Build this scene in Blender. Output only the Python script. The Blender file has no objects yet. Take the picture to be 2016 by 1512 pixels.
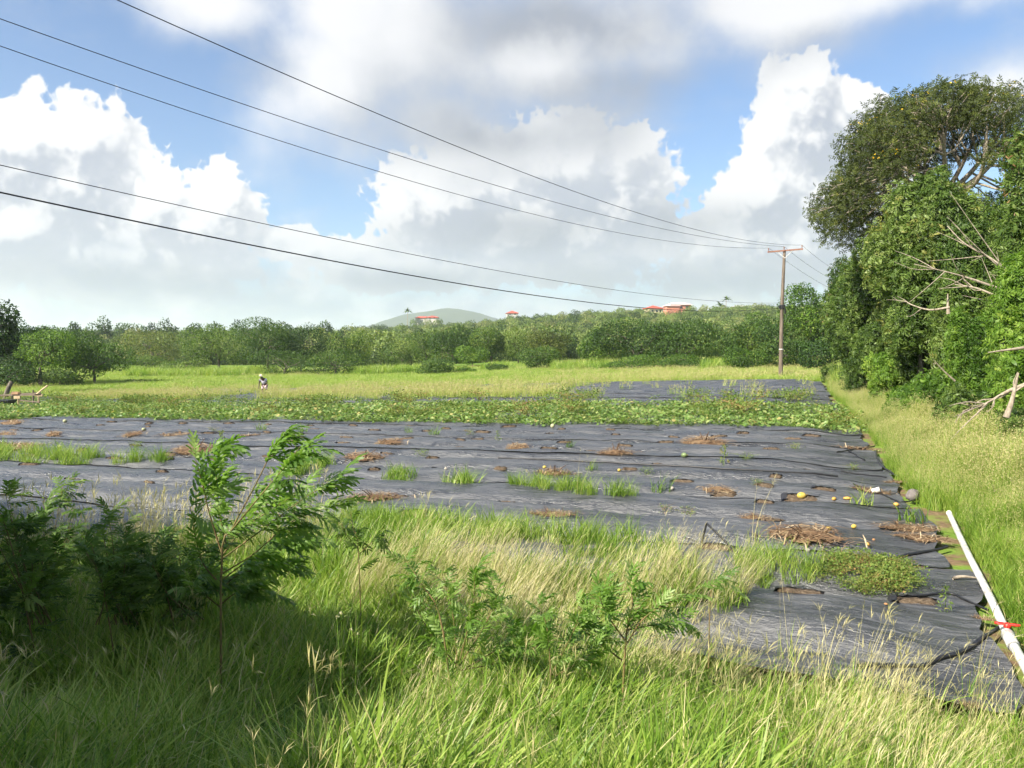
import bpy, math, numpy as np
from mathutils import Vector, Matrix
R = math.radians
scn = bpy.context.scene
COL = scn.collection
rng = np.random.default_rng(7)

# ------------------------------------------------------------------ camera
FPX, CX, CY, HY = 1600.0, 1008.0, 756.0, 690.0      # focal length, centre and horizon of the photo in its pixels
CAMZ = 2.8
PITCH = math.atan((CY - HY) / FPX)
cam_d = bpy.data.cameras.new('camera'); cam = bpy.data.objects.new('camera', cam_d); COL.objects.link(cam)
cam.location = (0, 0, CAMZ); cam.rotation_euler = (math.pi/2 - PITCH, 0, 0)
cam_d.sensor_width = 36.0; cam_d.lens = FPX/2016*36.0; cam_d.clip_start = 0.05; cam_d.clip_end = 20000
scn.camera = cam

# ------------------------------------------------------------------ render settings
scn.render.engine = 'CYCLES'
cy = scn.cycles
cy.use_denoising = True; cy.use_adaptive_sampling = True; cy.adaptive_threshold = 0.03
cy.max_bounces = 5; cy.diffuse_bounces = 2; cy.glossy_bounces = 2; cy.transmission_bounces = 4
cy.transparent_max_bounces = 6; cy.volume_bounces = 1; cy.caustics_reflective = False; cy.caustics_refractive = False
cy.sample_clamp_indirect = 6.0
scn.view_settings.view_transform = 'Standard'; scn.view_settings.look = 'None'
scn.view_settings.gamma = 1.0; scn.view_settings.use_curve_mapping = False
scn.view_settings.exposure = 1.25

# ------------------------------------------------------------------ sun
SUN_AZ = math.atan2(-0.80, -0.60)        # horizontal direction towards the sun: behind the camera, to its left
SUN_EL = R(38)
SUNV = Vector((math.cos(SUN_EL)*math.sin(SUN_AZ), math.cos(SUN_EL)*math.cos(SUN_AZ), math.sin(SUN_EL)))
sun_d = bpy.data.lights.new('sun', 'SUN'); sun = bpy.data.objects.new('sun', sun_d); COL.objects.link(sun)
sun_d.energy = 5.0; sun_d.angle = R(0.53); sun_d.color = (1.0, 0.93, 0.80)
sun.rotation_euler = (-SUNV).to_track_quat('-Z', 'Y').to_euler()
sun.location = (-30, -30, 40)

# ------------------------------------------------------------------ pixel <-> world
def pdir(px, py):
    a = (px-CX)/FPX; b = -(py-CY)/FPX
    return np.array([a, b*math.sin(PITCH)+math.cos(PITCH), b*math.cos(PITCH)-math.sin(PITCH)])
def at(px, py, d):
    v = pdir(px, py); v = v/v[1]*d
    return np.array([v[0], v[1], v[2]+CAMZ])
def proj(X, Y, Z):
    z = Z-CAMZ
    cf = Y*math.cos(PITCH)-z*math.sin(PITCH); cu = Y*math.sin(PITCH)+z*math.cos(PITCH)
    cf = np.where(np.abs(cf) < 1e-3, 1e-3, cf)
    return CX+FPX*X/cf, CY-FPX*cu/cf, cf

# ------------------------------------------------------------------ world: Nishita sky with cloud layers
world = bpy.data.worlds.new('World'); scn.world = world; world.use_nodes = True
wt = world.node_tree; wt.nodes.clear()
class NT:
    """small helper to chain shader nodes"""
    def __init__(s, tree): s.t = tree
    def n(s, typ, **kw):
        nd = s.t.nodes.new(typ)
        for k, v in kw.items(): setattr(nd, k, v)
        return nd
    def put(s, sock, v):
        if isinstance(v, bpy.types.NodeSocket): s.t.links.new(v, sock)
        elif v is not None: sock.default_value = v
    def m(s, op, a, b=None, c=None, clamp=False):
        nd = s.n('ShaderNodeMath', operation=op, use_clamp=clamp)
        for i, v in enumerate((a, b, c)):
            if v is not None: s.put(nd.inputs[i], v)
        return nd.outputs[0]
    def vm(s, op, a, b=None, scale=None):
        nd = s.n('ShaderNodeVectorMath', operation=op)
        s.put(nd.inputs[0], a)
        if b is not None: s.put(nd.inputs[1], b)
        if scale is not None: s.put(nd.inputs['Scale'], scale)
        return nd.outputs['Value'] if op in ('LENGTH', 'DOT_PRODUCT', 'DISTANCE') else nd.outputs[0]
    def noise(s, vec, scale, detail=4.0, rough=0.5, dist=0.0, dim='3D', w=None):
        nd = s.n('ShaderNodeTexNoise', noise_dimensions=dim)
        if vec is not None: s.put(nd.inputs['Vector'], vec)
        s.put(nd.inputs['Scale'], scale); s.put(nd.inputs['Detail'], detail); s.put(nd.inputs['Roughness'], rough); s.put(nd.inputs['Distortion'], dist)
        return nd.outputs['Fac']
    def mr(s, v, a, b, c=0.0, d=1.0, smooth=True):
        nd = s.n('ShaderNodeMapRange', interpolation_type='SMOOTHSTEP' if smooth else 'LINEAR')
        for i, x in enumerate((v, a, b, c, d)): s.put(nd.inputs[i], x)
        return nd.outputs[0]
    def mix(s, f, a, b):
        nd = s.n('ShaderNodeMix', data_type='RGBA')
        s.put(nd.inputs[0], f); s.put(nd.inputs[6], a); s.put(nd.inputs[7], b)
        return nd.outputs[2]
    def ramp(s, f, stops, interp='LINEAR'):
        nd = s.n('ShaderNodeValToRGB'); cr = nd.color_ramp; cr.interpolation = interp
        while len(cr.elements) < len(stops): cr.elements.new(0.5)
        for e, (p, c) in zip(cr.elements, stops): e.position = p; e.color = (*c, 1) if len(c) == 3 else c
        s.put(nd.inputs[0], f); return nd.outputs[0]

def lumps(k, d, blobs, soft=0.25):
    """smallest scaled distance to a list of lumps given in directions of view"""
    f = None
    for (px, py, rx, ry) in blobs:
        c = pdir(px, py); c = c/np.linalg.norm(c); s = np.array([FPX/rx, FPX/(0.5*(rx+ry)), FPX/ry])
        nd = k.n('ShaderNodeVectorMath', operation='MULTIPLY_ADD'); k.put(nd.inputs[0], d); nd.inputs[1].default_value = s; nd.inputs[2].default_value = -c*s
        v = k.vm('LENGTH', nd.outputs[0])
        f = v if f is None else (k.m('SMOOTH_MIN', f, v, soft) if soft else k.m('MINIMUM', f, v))
    return f
def cloud(k, d, wv, gen, blobs, amp, nscale, detail, rough, warp, billow):
    """cloud density: lumps whose edges are eaten by noise, and the same broken cloud all round the rest of the sky"""
    dw = k.vm('ADD', d, k.vm('SCALE', wv, scale=warp))
    f = k.m('MAXIMUM', k.m('SUBTRACT', 1.0, lumps(k, dw, blobs)), gen)
    f = k.m('MAXIMUM', f, -1.5)
    f = k.m('MULTIPLY_ADD', k.m('SUBTRACT', k.noise(d, nscale, detail, rough), 0.5), amp, f)
    if billow:
        bl = k.m('ABSOLUTE', k.m('SUBTRACT', k.noise(dw, nscale*1.5, 1.5, 0.5), 0.5))
        f = k.m('MULTIPLY_ADD', k.m('SUBTRACT', bl, 0.09), -amp*0.9, f)
        b2 = k.m('ABSOLUTE', k.m('SUBTRACT', k.noise(dw, nscale*4.2, 1.0, 0.5), 0.5))
        f = k.m('MULTIPLY_ADD', k.m('SUBTRACT', b2, 0.09), -amp*0.55, f)
    return f
CUMULUS = [(15,285,120,120),(150,290,105,95),(120,360,170,120),(60,450,200,130),(285,405,105,70),(440,405,72,78),(370,440,130,80),(250,500,260,110),
           (560,480,70,40),(1575,205,88,78),(1600,280,120,100),(1500,385,120,80),(1620,400,190,130),(1560,470,220,90),(1690,205,55,36),
           (1400,540,120,60),(1120,330,190,110),(900,400,170,110),(1230,400,130,120),(1050,470,330,110),(800,520,240,60),(1230,300,70,55)]
STRATUS = [(690,150,215,200),(860,90,260,190),(1040,110,320,210),(1260,80,300,150),(1500,40,300,100),(1750,-20,250,70),(400,15,180,75),(640,20,160,80),
           (1020,290,260,100),(1990,150,170,80),(880,250,240,110)]
GREY = [(1100,55,330,90),(1010,255,300,70),(1330,190,160,60),(1180,180,300,60),(1300,440,260,60),(1000,455,300,55),(250,560,500,45),(1250,560,420,55),(850,560,420,40),(1550,560,300,50)]
k = NT(wt)
tc = k.n('ShaderNodeTexCoord'); dirv = k.vm('NORMALIZE', tc.outputs['Generated'])
sep = k.n('ShaderNodeSeparateXYZ'); k.put(sep.inputs[0], dirv); elev = sep.outputs[2]
sky = k.n('ShaderNodeTexSky', sky_type='NISHITA'); sky.sun_disc = False
sky.sun_elevation = SUN_EL; sky.sun_rotation = SUN_AZ; sky.altitude = 20; sky.air_density = 1.0; sky.dust_density = 0.6; sky.ozone_density = 1.6
k.put(sky.inputs[0], dirv) if 'Vector' in sky.inputs else None
SKY_GAIN = 0.205
skyc = k.vm('MULTIPLY', k.vm('SCALE', sky.outputs[0], scale=SKY_GAIN), (0.84, 0.96, 1.10))
off = Vector((-0.020, 0.0, 0.024))     # towards the lit side of the clouds
w_ = k.n('ShaderNodeTexNoise'); k.put(w_.inputs['Vector'], dirv); k.put(w_.inputs['Scale'], 5.0); k.put(w_.inputs['Detail'], 2.0)
wv = k.vm('SUBTRACT', w_.outputs['Color'], (0.5, 0.5, 0.5))
far = k.mr(sep.outputs[1], 0.45, 0.75, 1.0, 0.0)
gen = k.m('MULTIPLY', k.m('SUBTRACT', k.noise(dirv, 2.6, 3.0, 0.5), 0.53), 7.0)
gen = k.m('SUBTRACT', gen, k.m('MULTIPLY', k.m('SUBTRACT', 1.0, far), 6.0))
cu = cloud(k, dirv, wv, gen, CUMULUS, 1.25, 15.0, 8.0, 0.60, 0.035, True)
cu2 = cloud(k, k.vm('ADD', dirv, tuple(off)), wv, gen, CUMULUS, 1.25, 15.0, 3.0, 0.60, 0.035, True)
st = cloud(k, dirv, wv, gen, STRATUS, 1.7, 6.0, 8.0, 0.60, 0.075, False)
st2 = cloud(k, k.vm('ADD', dirv, (-0.05, 0, 0.06)), wv, gen, STRATUS, 1.7, 6.0, 1.5, 0.58, 0.075, False)
gf = k.mr(lumps(k, dirv, GREY, 0.3), 1.25, 0.1, 0.0, 1.0)
gn = k.noise(dirv, 7.0, 5.0, 0.55)
gf = k.m('MULTIPLY', gf, k.mr(gn, 0.30, 0.62, 0.35, 1.1))
# low band of far cloud and moist air towards the horizon
band = k.mr(k.m('ADD', elev, k.m('MULTIPLY', k.m('SUBTRACT', k.noise(k.vm('MULTIPLY', dirv, (1, 1, 2.2)), 9.0, 6.0, 0.55), 0.5), 0.22)), 0.155, 0.035, 0.0, 0.92)
lit_cu = k.mr(k.m('SUBTRACT', cu, cu2), -0.22, 0.50)
white = (1.30, 1.30, 1.31, 1); shade = (0.68, 0.74, 0.86, 1); grey = (0.54, 0.58, 0.66, 1)
c_cu = k.mix(k.mr(k.m('ADD', lit_cu, k.mr(cu, 0.9, 0.0, -0.12, 0.50)), 0.0, 1.0), shade, white)
c_cu = k.mix(k.mr(elev, 0.18, 0.03, 0.0, 0.50), c_cu, (0.74, 0.81, 0.92, 1))
c_cu = k.mix(k.m('MULTIPLY', gf, 0.75), c_cu, (0.52, 0.57, 0.66, 1))
lit_st = k.mr(k.m('SUBTRACT', st, st2), -0.5, 0.6)
c_st = k.mix(lit_st, (0.74, 0.78, 0.86, 1), (1.25, 1.25, 1.27, 1))
c_st = k.mix(gf, c_st, grey)
m_cu = k.mr(cu, 0.0, 0.13); m_st = k.mr(st, -0.20, 0.85, 0.0, 0.97)
c_bd = k.mix(k.m('MULTIPLY', gf, 0.6), k.mix(k.mr(k.noise(k.vm('MULTIPLY', dirv, (1, 1, 1.6)), 14.0, 7.0, 0.6, 0.3), 0.36, 0.66), (0.58, 0.68, 0.84, 1), (1.06, 1.09, 1.13, 1)), (0.52, 0.60, 0.73, 1))
wisp = k.mr(k.noise(k.vm('MULTIPLY', dirv, (1, 1, 2.5)), 5.0, 6.0, 0.6, 0.4), 0.50, 0.80, 0.0, 0.40)
col = k.mix(wisp, skyc, (0.80, 0.85, 0.93, 1))
col = k.mix(m_cu, col, c_cu)
col = k.mix(band, col, c_bd)
col = k.mix(m_st, col, c_st)
bg = k.n('ShaderNodeBackground'); k.put(bg.inputs[0], col); bg.inputs[1].default_value = 0.34
out = k.n('ShaderNodeOutputWorld'); k.put(out.inputs[0], bg.outputs[0])
world.cycles.sampling_method = 'NONE'

# ------------------------------------------------------------------ helpers: meshes
def vnoise(x, y, seed=0):
    x = np.asarray(x, float); y = np.asarray(y, float)
    xi = np.floor(x).astype(np.int64); yi = np.floor(y).astype(np.int64); fx = x-xi; fy = y-yi
    fx = fx*fx*(3-2*fx); fy = fy*fy*(3-2*fy)
    def h(a, b):
        n = (a*374761393 + b*668265263 + seed*974711) & 0xffffffff
        n = ((n ^ (n >> 13))*1274126177) & 0xffffffff
        return ((n ^ (n >> 16)) & 0xffff)/65535.0
    return (h(xi, yi)*(1-fx)+h(xi+1, yi)*fx)*(1-fy)+(h(xi, yi+1)*(1-fx)+h(xi+1, yi+1)*fx)*fy
def fbm(x, y, seed=0, o=4):
    s = 0; a = 0.5
    for i in range(o): s = s+a*(vnoise(x*2**i, y*2**i, seed+i)-0.5); a *= 0.5
    return s
def sstep(a, b, x):
    t = np.clip((x-a)/(b-a), 0, 1); return t*t*(3-2*t)
class MB:
    def __init__(s): s.V = []; s.F = []; s.T = []; s.n = 0; s.M = []
    def add(s, V, F, tone=0.5, mat=0):
        V = np.asarray(V, float).reshape(-1, 3); F = np.asarray(F, np.int64)
        s.V.append(V); s.F.append(F+s.n); s.M.append(np.full(len(F), mat, np.int32))
        s.T.append(np.broadcast_to(np.asarray(tone, float), (len(V),)).copy()); s.n += len(V)
        return s
    def mesh(s, name, mats, smooth=False):
        me = bpy.data.meshes.new(name)
        V = np.concatenate(s.V); T = np.concatenate(s.T)
        me.vertices.add(len(V)); me.vertices.foreach_set('co', V.astype(np.float32).ravel())
        ls = np.concatenate([np.full(len(F), F.shape[1], np.int64) for F in s.F]); li = np.concatenate([F.ravel() for F in s.F])
        me.loops.add(len(li)); me.loops.foreach_set('vertex_index', li.astype(np.int32))
        me.polygons.add(len(ls)); me.polygons.foreach_set('loop_start', (np.cumsum(ls)-ls).astype(np.int32))
        me.polygons.foreach_set('material_index', np.concatenate(s.M))
        me.polygons.foreach_set('use_smooth', np.full(len(ls), smooth, bool))
        a = me.attributes.new('tone', 'FLOAT', 'POINT'); a.data.foreach_set('value', T.astype(np.float32))
        me.update(calc_edges=True)
        for m in (mats if isinstance(mats, (list, tuple)) else [mats]): me.materials.append(m)
        return me
    def obj(s, name, mats, parent=None, smooth=False):
        return link(name, s.mesh(name, mats, smooth), parent)
def link(name, me, parent=None):
    o = bpy.data.objects.new(name, me); COL.objects.link(o)
    if parent is not None: o.parent = parent
    return o
def tag(o, label=None, cat=None, group=None, kind=None):
    if label: o['label'] = label
    if cat: o['category'] = cat
    if group: o['group'] = group
    if kind: o['kind'] = kind
    return o
def thing(name, loc, label, cat, group=None, rz=0.0):
    o = bpy.data.objects.new(name, None); COL.objects.link(o); o.location = [float(v) for v in loc]; o.rotation_euler = (0, 0, rz); o.empty_display_size = 0.2
    return tag(o, label, cat, group)
def tube(P, r, sides=6, cap=True):
    P = np.asarray(P, float); n = len(P); r = np.broadcast_to(np.asarray(r, float), (n,))
    T = np.gradient(P, axis=0); T /= np.linalg.norm(T, axis=1)[:, None]+1e-9
    ref = np.array([0.0, 0, 1]) if abs(T[:, 2]).mean() < 0.8 else np.array([1.0, 0, 0])
    A = np.cross(T, ref); A /= np.linalg.norm(A, axis=1)[:, None]+1e-9; B = np.cross(T, A)
    th = np.arange(sides)*2*np.pi/sides
    V = P[:, None, :]+r[:, None, None]*(np.cos(th)[None, :, None]*A[:, None, :]+np.sin(th)[None, :, None]*B[:, None, :])
    i = np.arange(n-1)[:, None]*sides; j = np.arange(sides)[None, :]; j2 = (j+1) % sides
    F = np.stack([i+j, i+j2, i+sides+j2, i+sides+j], -1).reshape(-1, 4)
    V = V.reshape(-1, 3)
    if cap and sides % 2 == 0:
        for base in (0, (n-1)*sides):
            q = [[base+a, base+a+1, base+sides-2-a, base+sides-1-a] for a in range(sides//2-1)]
            F = np.concatenate([F, np.array(q)])
    return V, F
def curve(pts, n):
    """smooth polyline through the points"""
    pts = np.asarray(pts, float); m = len(pts)
    if m < 3: t = np.linspace(0, 1, n)[:, None]; return pts[0]*(1-t)+pts[-1]*t
    p = np.concatenate([[2*pts[0]-pts[1]], pts, [2*pts[-1]-pts[-2]]]); out = []
    for t in np.linspace(0, m-1, n):
        i = min(int(t), m-2); f = t-i; a, b, c, d = p[i:i+4]
        out.append(0.5*((2*b)+(c-a)*f+(2*a-5*b+4*c-d)*f*f+(3*b-a-3*c+d)*f**3))
    return np.array(out)
BOXF = np.array([[0,3,2,1],[4,5,6,7],[0,1,5,4],[1,2,6,5],[2,3,7,6],[3,0,4,7]])
def box(c, s, rot=None, taper=1.0):
    x, y, z = np.asarray(s, float)/2
    V = np.array([[-x,-y,-z],[x,-y,-z],[x,y,-z],[-x,y,-z],[-x*taper,-y*taper,z],[x*taper,-y*taper,z],[x*taper,y*taper,z],[-x*taper,y*taper,z]])
    if rot is not None: V = V @ np.array(rot).T
    return V+np.asarray(c, float), BOXF
def rotz(a): c, s = math.cos(a), math.sin(a); return np.array([[c,-s,0],[s,c,0],[0,0,1.0]])
def ball(c, r, nu=10, nv=7, noise=0.0, seed=0):
    u = np.arange(nu)*2*np.pi/nu; v = np.linspace(0.12, np.pi-0.12, nv)
    V = np.stack([np.outer(np.sin(v), np.cos(u)), np.outer(np.sin(v), np.sin(u)), np.outer(np.cos(v), np.ones(nu))], -1)
    if noise: V = V*(1+noise*(np.random.default_rng(seed).random((nv, nu))[..., None]-0.5))
    V = V.reshape(-1, 3)*np.asarray(r, float)+np.asarray(c, float)
    i = np.arange(nv-1)[:, None]*nu; j = np.arange(nu)[None]; j2 = (j+1) % nu
    F = np.stack([i+j, i+nu+j, i+nu+j2, i+j2], -1).reshape(-1, 4)
    q = [[b+a, b+a+1, b+nu-2-a, b+nu-1-a] for b in (0, (nv-1)*nu) for a in range(nu//2-1)]
    return V, np.concatenate([F, np.array(q)])
def basis(d, up=(0, 0, 1)):
    """rows of directions -> frames (n,3,3) whose columns are side, direction, normal"""
    d = d/(np.linalg.norm(d, axis=1)[:, None]+1e-9); s = np.cross(d, np.broadcast_to(up, d.shape)); l = np.linalg.norm(s, axis=1)[:, None]
    s = np.where(l > 1e-3, s/(l+1e-9), np.array([1.0, 0, 0])); n = np.cross(s, d)
    return np.stack([s, d, n], -1)
def stamp(mb, V, F, Mx, off, scale, tone, mat=0, vt=0.0):
    """copies of a small shape: frames Mx (n,3,3), places off (n,3), scale (n,)"""
    n = len(off); W = np.einsum('nij,vj->nvi', Mx, V)*np.asarray(scale, float).reshape(-1, 1, 1)+off[:, None, :]
    FF = (F[None]+(np.arange(n)*len(V))[:, None, None]).reshape(-1, F.shape[1])
    T = np.repeat(np.broadcast_to(tone, (n,)), len(V))+np.tile(np.broadcast_to(vt, (len(V),)), n)
    mb.add(W.reshape(-1, 3), FF, T, mat)

# ------------------------------------------------------------------ helpers: materials
def mat(name):
    m = bpy.data.materials.new(name); m.use_nodes = True; t = m.node_tree; t.nodes.clear()
    return m, NT(t)
def finish(m, k, shader, disp=None):
    o = k.n('ShaderNodeOutputMaterial'); k.put(o.inputs[0], shader)
    return m
def pbsdf(k, col, rough=0.6, spec=0.3, normal=None, metal=0.0, coat=0.0):
    b = k.n('ShaderNodeBsdfPrincipled'); k.put(b.inputs['Base Color'], col); k.put(b.inputs['Roughness'], rough)
    k.put(b.inputs['Specular IOR Level'], spec); k.put(b.inputs['Metallic'], metal)
    if normal is not None: k.put(b.inputs['Normal'], normal)
    if coat: k.put(b.inputs['Coat Weight'], coat)
    return b.outputs[0]
def attr(k, name, kind='GEOMETRY', out='Fac'):
    a = k.n('ShaderNodeAttribute', attribute_name=name, attribute_type=kind); return a.outputs[out]
def rnd(k): return k.n('ShaderNodeObjectInfo').outputs['Random']
def bump(k, h, strength=0.5, dist=0.02):
    b = k.n('ShaderNodeBump'); k.put(b.inputs['Height'], h); b.inputs['Strength'].default_value = strength; b.inputs['Distance'].default_value = dist
    return b.outputs[0]
LEAF_GAIN = 1.22
def leafmat(name, stops, trans=0.35, rough=0.5, spec=0.3, inst=0.0, tcol=None, noise=0.0, gain=True, namp=0.9):
    """leaf colour runs over the 'tone' attribute; part of the light passes through the leaf"""
    m, k = mat(name)
    t = attr(k, 'tone')
    if inst: t = k.m('ADD', t, k.m('MULTIPLY', k.m('SUBTRACT', rnd(k), 0.5), inst))
    if noise:
        g = k.n('ShaderNodeNewGeometry')
        t = k.m('ADD', t, k.m('MULTIPLY', k.m('SUBTRACT', k.noise(g.outputs['Position'], noise, 2.0), 0.5), namp))
    c = k.ramp(t, [(p, tuple(min(0.85, v*LEAF_GAIN) for v in q)) for p, q in stops] if gain else stops)
    p = pbsdf(k, c, rough, spec)
    tr = k.n('ShaderNodeBsdfTranslucent'); k.put(tr.inputs[0], k.vm('MULTIPLY', c, tcol or (1.35, 1.45, 0.75)))
    ms = k.n('ShaderNodeMixShader'); ms.inputs[0].default_value = trans
    k.t.links.new(p, ms.inputs[1]); k.t.links.new(tr.outputs[0], ms.inputs[2])
    return finish(m, k, ms.outputs[0])
def plain(name, c0, c1, scale=8.0, rough=0.7, spec=0.3, bumps=0.3, bdist=0.01, detail=5.0, stretch=(1, 1, 1)):
    """two-colour mottled surface with fine relief, in object space"""
    m, k = mat(name)
    tc_ = k.n('ShaderNodeTexCoord'); v = k.vm('MULTIPLY', tc_.outputs['Object'], stretch)
    n = k.noise(v, scale, detail, 0.6)
    c = k.mix(k.mr(n, 0.3, 0.7), (*c0, 1), (*c1, 1))
    return finish(m, k, pbsdf(k, c, rough, spec, bump(k, k.noise(v, scale*3, 4.0), bumps, bdist) if bumps else None))

# ------------------------------------------------------------------ the lie of the land
UX = np.array([0.946, -0.325]); VX = np.array([0.325, 0.946]); O0 = np.array([4.2, 6.7])   # field axes: along the rows, across the rows
def uv2xy(u, v): return O0[0]+UX[0]*u+VX[0]*v, O0[1]+UX[1]*u+VX[1]*v
def xy2uv(x, y): return (x-O0[0])*UX[0]+(y-O0[1])*UX[1], (x-O0[0])*VX[0]+(y-O0[1])*VX[1]
RPX = np.array([-9000, -1500, 0, 300, 600, 720, 900, 1100, 1250, 1400, 1600, 2000, 3500, 9000.]); RH = np.array([5, 5, 5, 6, 8.5, 11.5, 14.5, 17.5, 20.5, 22.5, 23, 23, 20, 14.])
def H0(x, y):
    x = np.asarray(x, float); y = np.asarray(y, float)
    sx = 26*np.tanh(x/26)
    z = 0.00062*np.clip(y, 0, 66)*sx + 0.012*np.clip(y-70, 0, 60)
    z = z + 1.0*sstep(6.2, 1.0, y)*sstep(60, 20, np.abs(x))
    yy = np.maximum(y, 20.0); px = CX+FPX*x/yy
    r = np.interp(px, RPX, RH)
    hill = r*sstep(150, 540, y)*(1-0.75*sstep(640, 1200, y))
    z = z + hill*(1+0.35*fbm(x/90, y/90, 5)) + fbm(x/14, y/14, 3)*0.5*sstep(60, 110, y)
    return z + fbm(x/2.3, y/2.3, 9)*0.10*sstep(75, 55, y)
RIDGE = 1.87
def fieldmask(x, y):
    u, v = xy2uv(x, y); return sstep(-0.9, 0.2, v)*sstep(0.7, -0.2, u)*sstep(54, 52, v)
def H(x, y):
    return H0(x, y)
def film_h(u, v):
    x, y = uv2xy(u, v)
    a = (0.16+0.02*sstep(20, 40, v))*(0.12+0.88*sstep(0.0, -1.6, u))
    ph = (v/RIDGE+0.13*fbm(u/4, v/9, 21)*2) % 1.0; fd = np.minimum(ph, 1-ph)*RIDGE           # distance to the furrow between two beds
    return H0(x, y)+0.05+a*(1-np.exp(-(fd/0.30)**2)) + 0.11*fbm(u/1.0, v/0.75, 31) + 0.025*fbm(u/0.35, v/0.25, 33, 3)
def ground_hit(px, py):
    v = pdir(px, py); v = v/v[1]
    ds = np.concatenate([np.arange(2.0, 60, 0.05), np.arange(60, 900, 0.5)])
    z = CAMZ+v[2]*ds; h = H(v[0]*ds, ds)
    i = np.argmax(z < h+0.02)
    d = ds[i]; return np.array([v[0]*d, d, float(H(v[0]*d, d))])
def on_film(px, py):
    """first place where the line of sight through a picture point meets the film"""
    v = pdir(px, py); v = v/v[1]; ds = np.arange(4.0, 70, 0.02); x = v[0]*ds; z = CAMZ+v[2]*ds
    uu, vv = xy2uv(x, ds); h = film_h(uu, vv); i = int(np.argmax(z < h)); return np.array([x[i], ds[i], float(h[i])])

m_ground, k = mat('ground_mat')
g_ = k.n('ShaderNodeNewGeometry'); pos = g_.outputs['Position']
n1 = k.noise(pos, 0.06, 5.0, 0.55); n2 = k.noise(pos, 1.3, 6.0, 0.6); n3 = k.noise(pos, 9.0, 4.0, 0.6)
c = k.ramp(k.m('ADD', k.m('MULTIPLY', n1, 0.5), k.m('MULTIPLY', n2, 0.5)), [(0.30, (0.070, 0.13, 0.022)), (0.48, (0.15, 0.235, 0.036)), (0.62, (0.22, 0.27, 0.06)), (0.75, (0.25, 0.23, 0.09))])
soil = k.ramp(n3, [(0.3, (0.11, 0.075, 0.045)), (0.7, (0.22, 0.15, 0.09))])
sp = k.n('ShaderNodeSeparateXYZ'); k.put(sp.inputs[0], pos)
near = k.mr(sp.outputs[1], 58.0, 48.0)
c = k.mix(k.m('MULTIPLY', near, k.mr(n2, 0.42, 0.58)), c, soil)
finish(m_ground, k, pbsdf(k, c, 0.9, 0.1, bump(k, n3, 0.6, 0.05)))
def axis(lo, hi, fine_lo, fine_hi, step, grow):
    a = list(np.arange(fine_lo, fine_hi+1e-6, step)); s = step; x = a[-1]
    while x < hi: s *= grow; x += s; a.append(x)
    s = step; x = a[0]; b = []
    while x > lo: s *= grow; x -= s; b.append(x)
    return np.array(b[::-1]+a)
gx = axis(-5000, 5000, -22, 24, 0.5, 1.07); gy = axis(-400, 7000, -2, 66, 0.5, 1.05)
X, Y = np.meshgrid(gx, gy); Z = H0(X, Y)
u_, v_ = xy2uv(X, Y)
nx = len(gx); i = np.arange(len(gy)-1)[:, None]*nx; j = np.arange(nx-1)[None]
mb = MB(); mb.add(np.stack([X, Y, Z], -1), np.stack([i+j, i+j+1, i+nx+j+1, i+nx+j], -1).reshape(-1, 4))
tag(mb.obj('ground', m_ground, smooth=True), kind='structure')

# ------------------------------------------------------------------ far hill beyond the ridge
m_far, k = mat('far_hill_mat')
pos = k.n('ShaderNodeNewGeometry').outputs['Position']
n1 = k.noise(pos, 0.02, 8.0, 0.65); n2 = k.noise(pos, 0.09, 4.0, 0.6)
finish(m_far, k, pbsdf(k, k.ramp(k.m('ADD', k.m('MULTIPLY', n1, 0.6), k.m('MULTIPLY', n2, 0.4)), [(0.35, (0.022, 0.038, 0.018)), (0.6, (0.055, 0.075, 0.035)), (0.75, (0.11, 0.115, 0.065))]), 0.9, 0.1, bump(k, n2, 0.8, 6.0)))
mx = np.linspace(-2200, 1300, 220); my = np.linspace(2800, 4700, 90); X, Y = np.meshgrid(mx, my)
pxs = CX+FPX*X/3600.0
prof = np.interp(pxs, [-400, 560, 680, 720, 760, 800, 850, 880, 905, 945, 990, 1100, 1400, 1600], [-20, -12, 40, 105, 140, 168, 184, 196, 190, 172, 140, 90, 20, -20])
Z = prof*np.exp(-((Y-3600)/520.0)**2)-6+8*fbm(X/60, Y/60, 41, 4)*sstep(0, 60, prof)+3*fbm(X/14, Y/14, 45, 2)
nx = len(mx); i = np.arange(len(my)-1)[:, None]*nx; j = np.arange(nx-1)[None]
mb = MB(); mb.add(np.stack([X, Y, Z], -1), np.stack([i+j, i+j+1, i+nx+j+1, i+nx+j], -1).reshape(-1, 4))
tag(mb.obj('hill', m_far, smooth=True), kind='structure')

# ------------------------------------------------------------------ black mulch film in strips
m_film, k = mat('mulch_film')
uvn = k.n('ShaderNodeUVMap', uv_map='uv').outputs[0]
pos = k.n('ShaderNodeNewGeometry').outputs['Position']
d1 = k.noise(k.vm('MULTIPLY', uvn, (0.55, 2.2, 1)), 1.0, 6.0, 0.62, 0.6)
d2 = k.noise(k.vm('MULTIPLY', uvn, (1.0, 5.0, 1)), 2.2, 6.0, 0.65)
dust = k.m('ADD', k.m('MULTIPLY', d1, 0.55), k.m('MULTIPLY', d2, 0.45))
c = k.ramp(dust, [(0.34, (0.021, 0.022, 0.024)), (0.47, (0.046, 0.048, 0.052)), (0.57, (0.088, 0.090, 0.094)), (0.65, (0.18, 0.18, 0.18)), (0.76, (0.45, 0.42, 0.38))])
su = k.n('ShaderNodeSeparateXYZ'); k.put(su.inputs[0], uvn)
fr = k.m('FRACT', k.m('DIVIDE', k.m('ADD', su.outputs[1], k.m('MULTIPLY', k.noise(uvn, 0.3, 2.0), 0.1)), 0.62))
thread = k.m('MULTIPLY', k.m('LESS_THAN', fr, 0.011), k.mr(k.noise(uvn, 1.4, 2.0), 0.45, 0.6))
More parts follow.
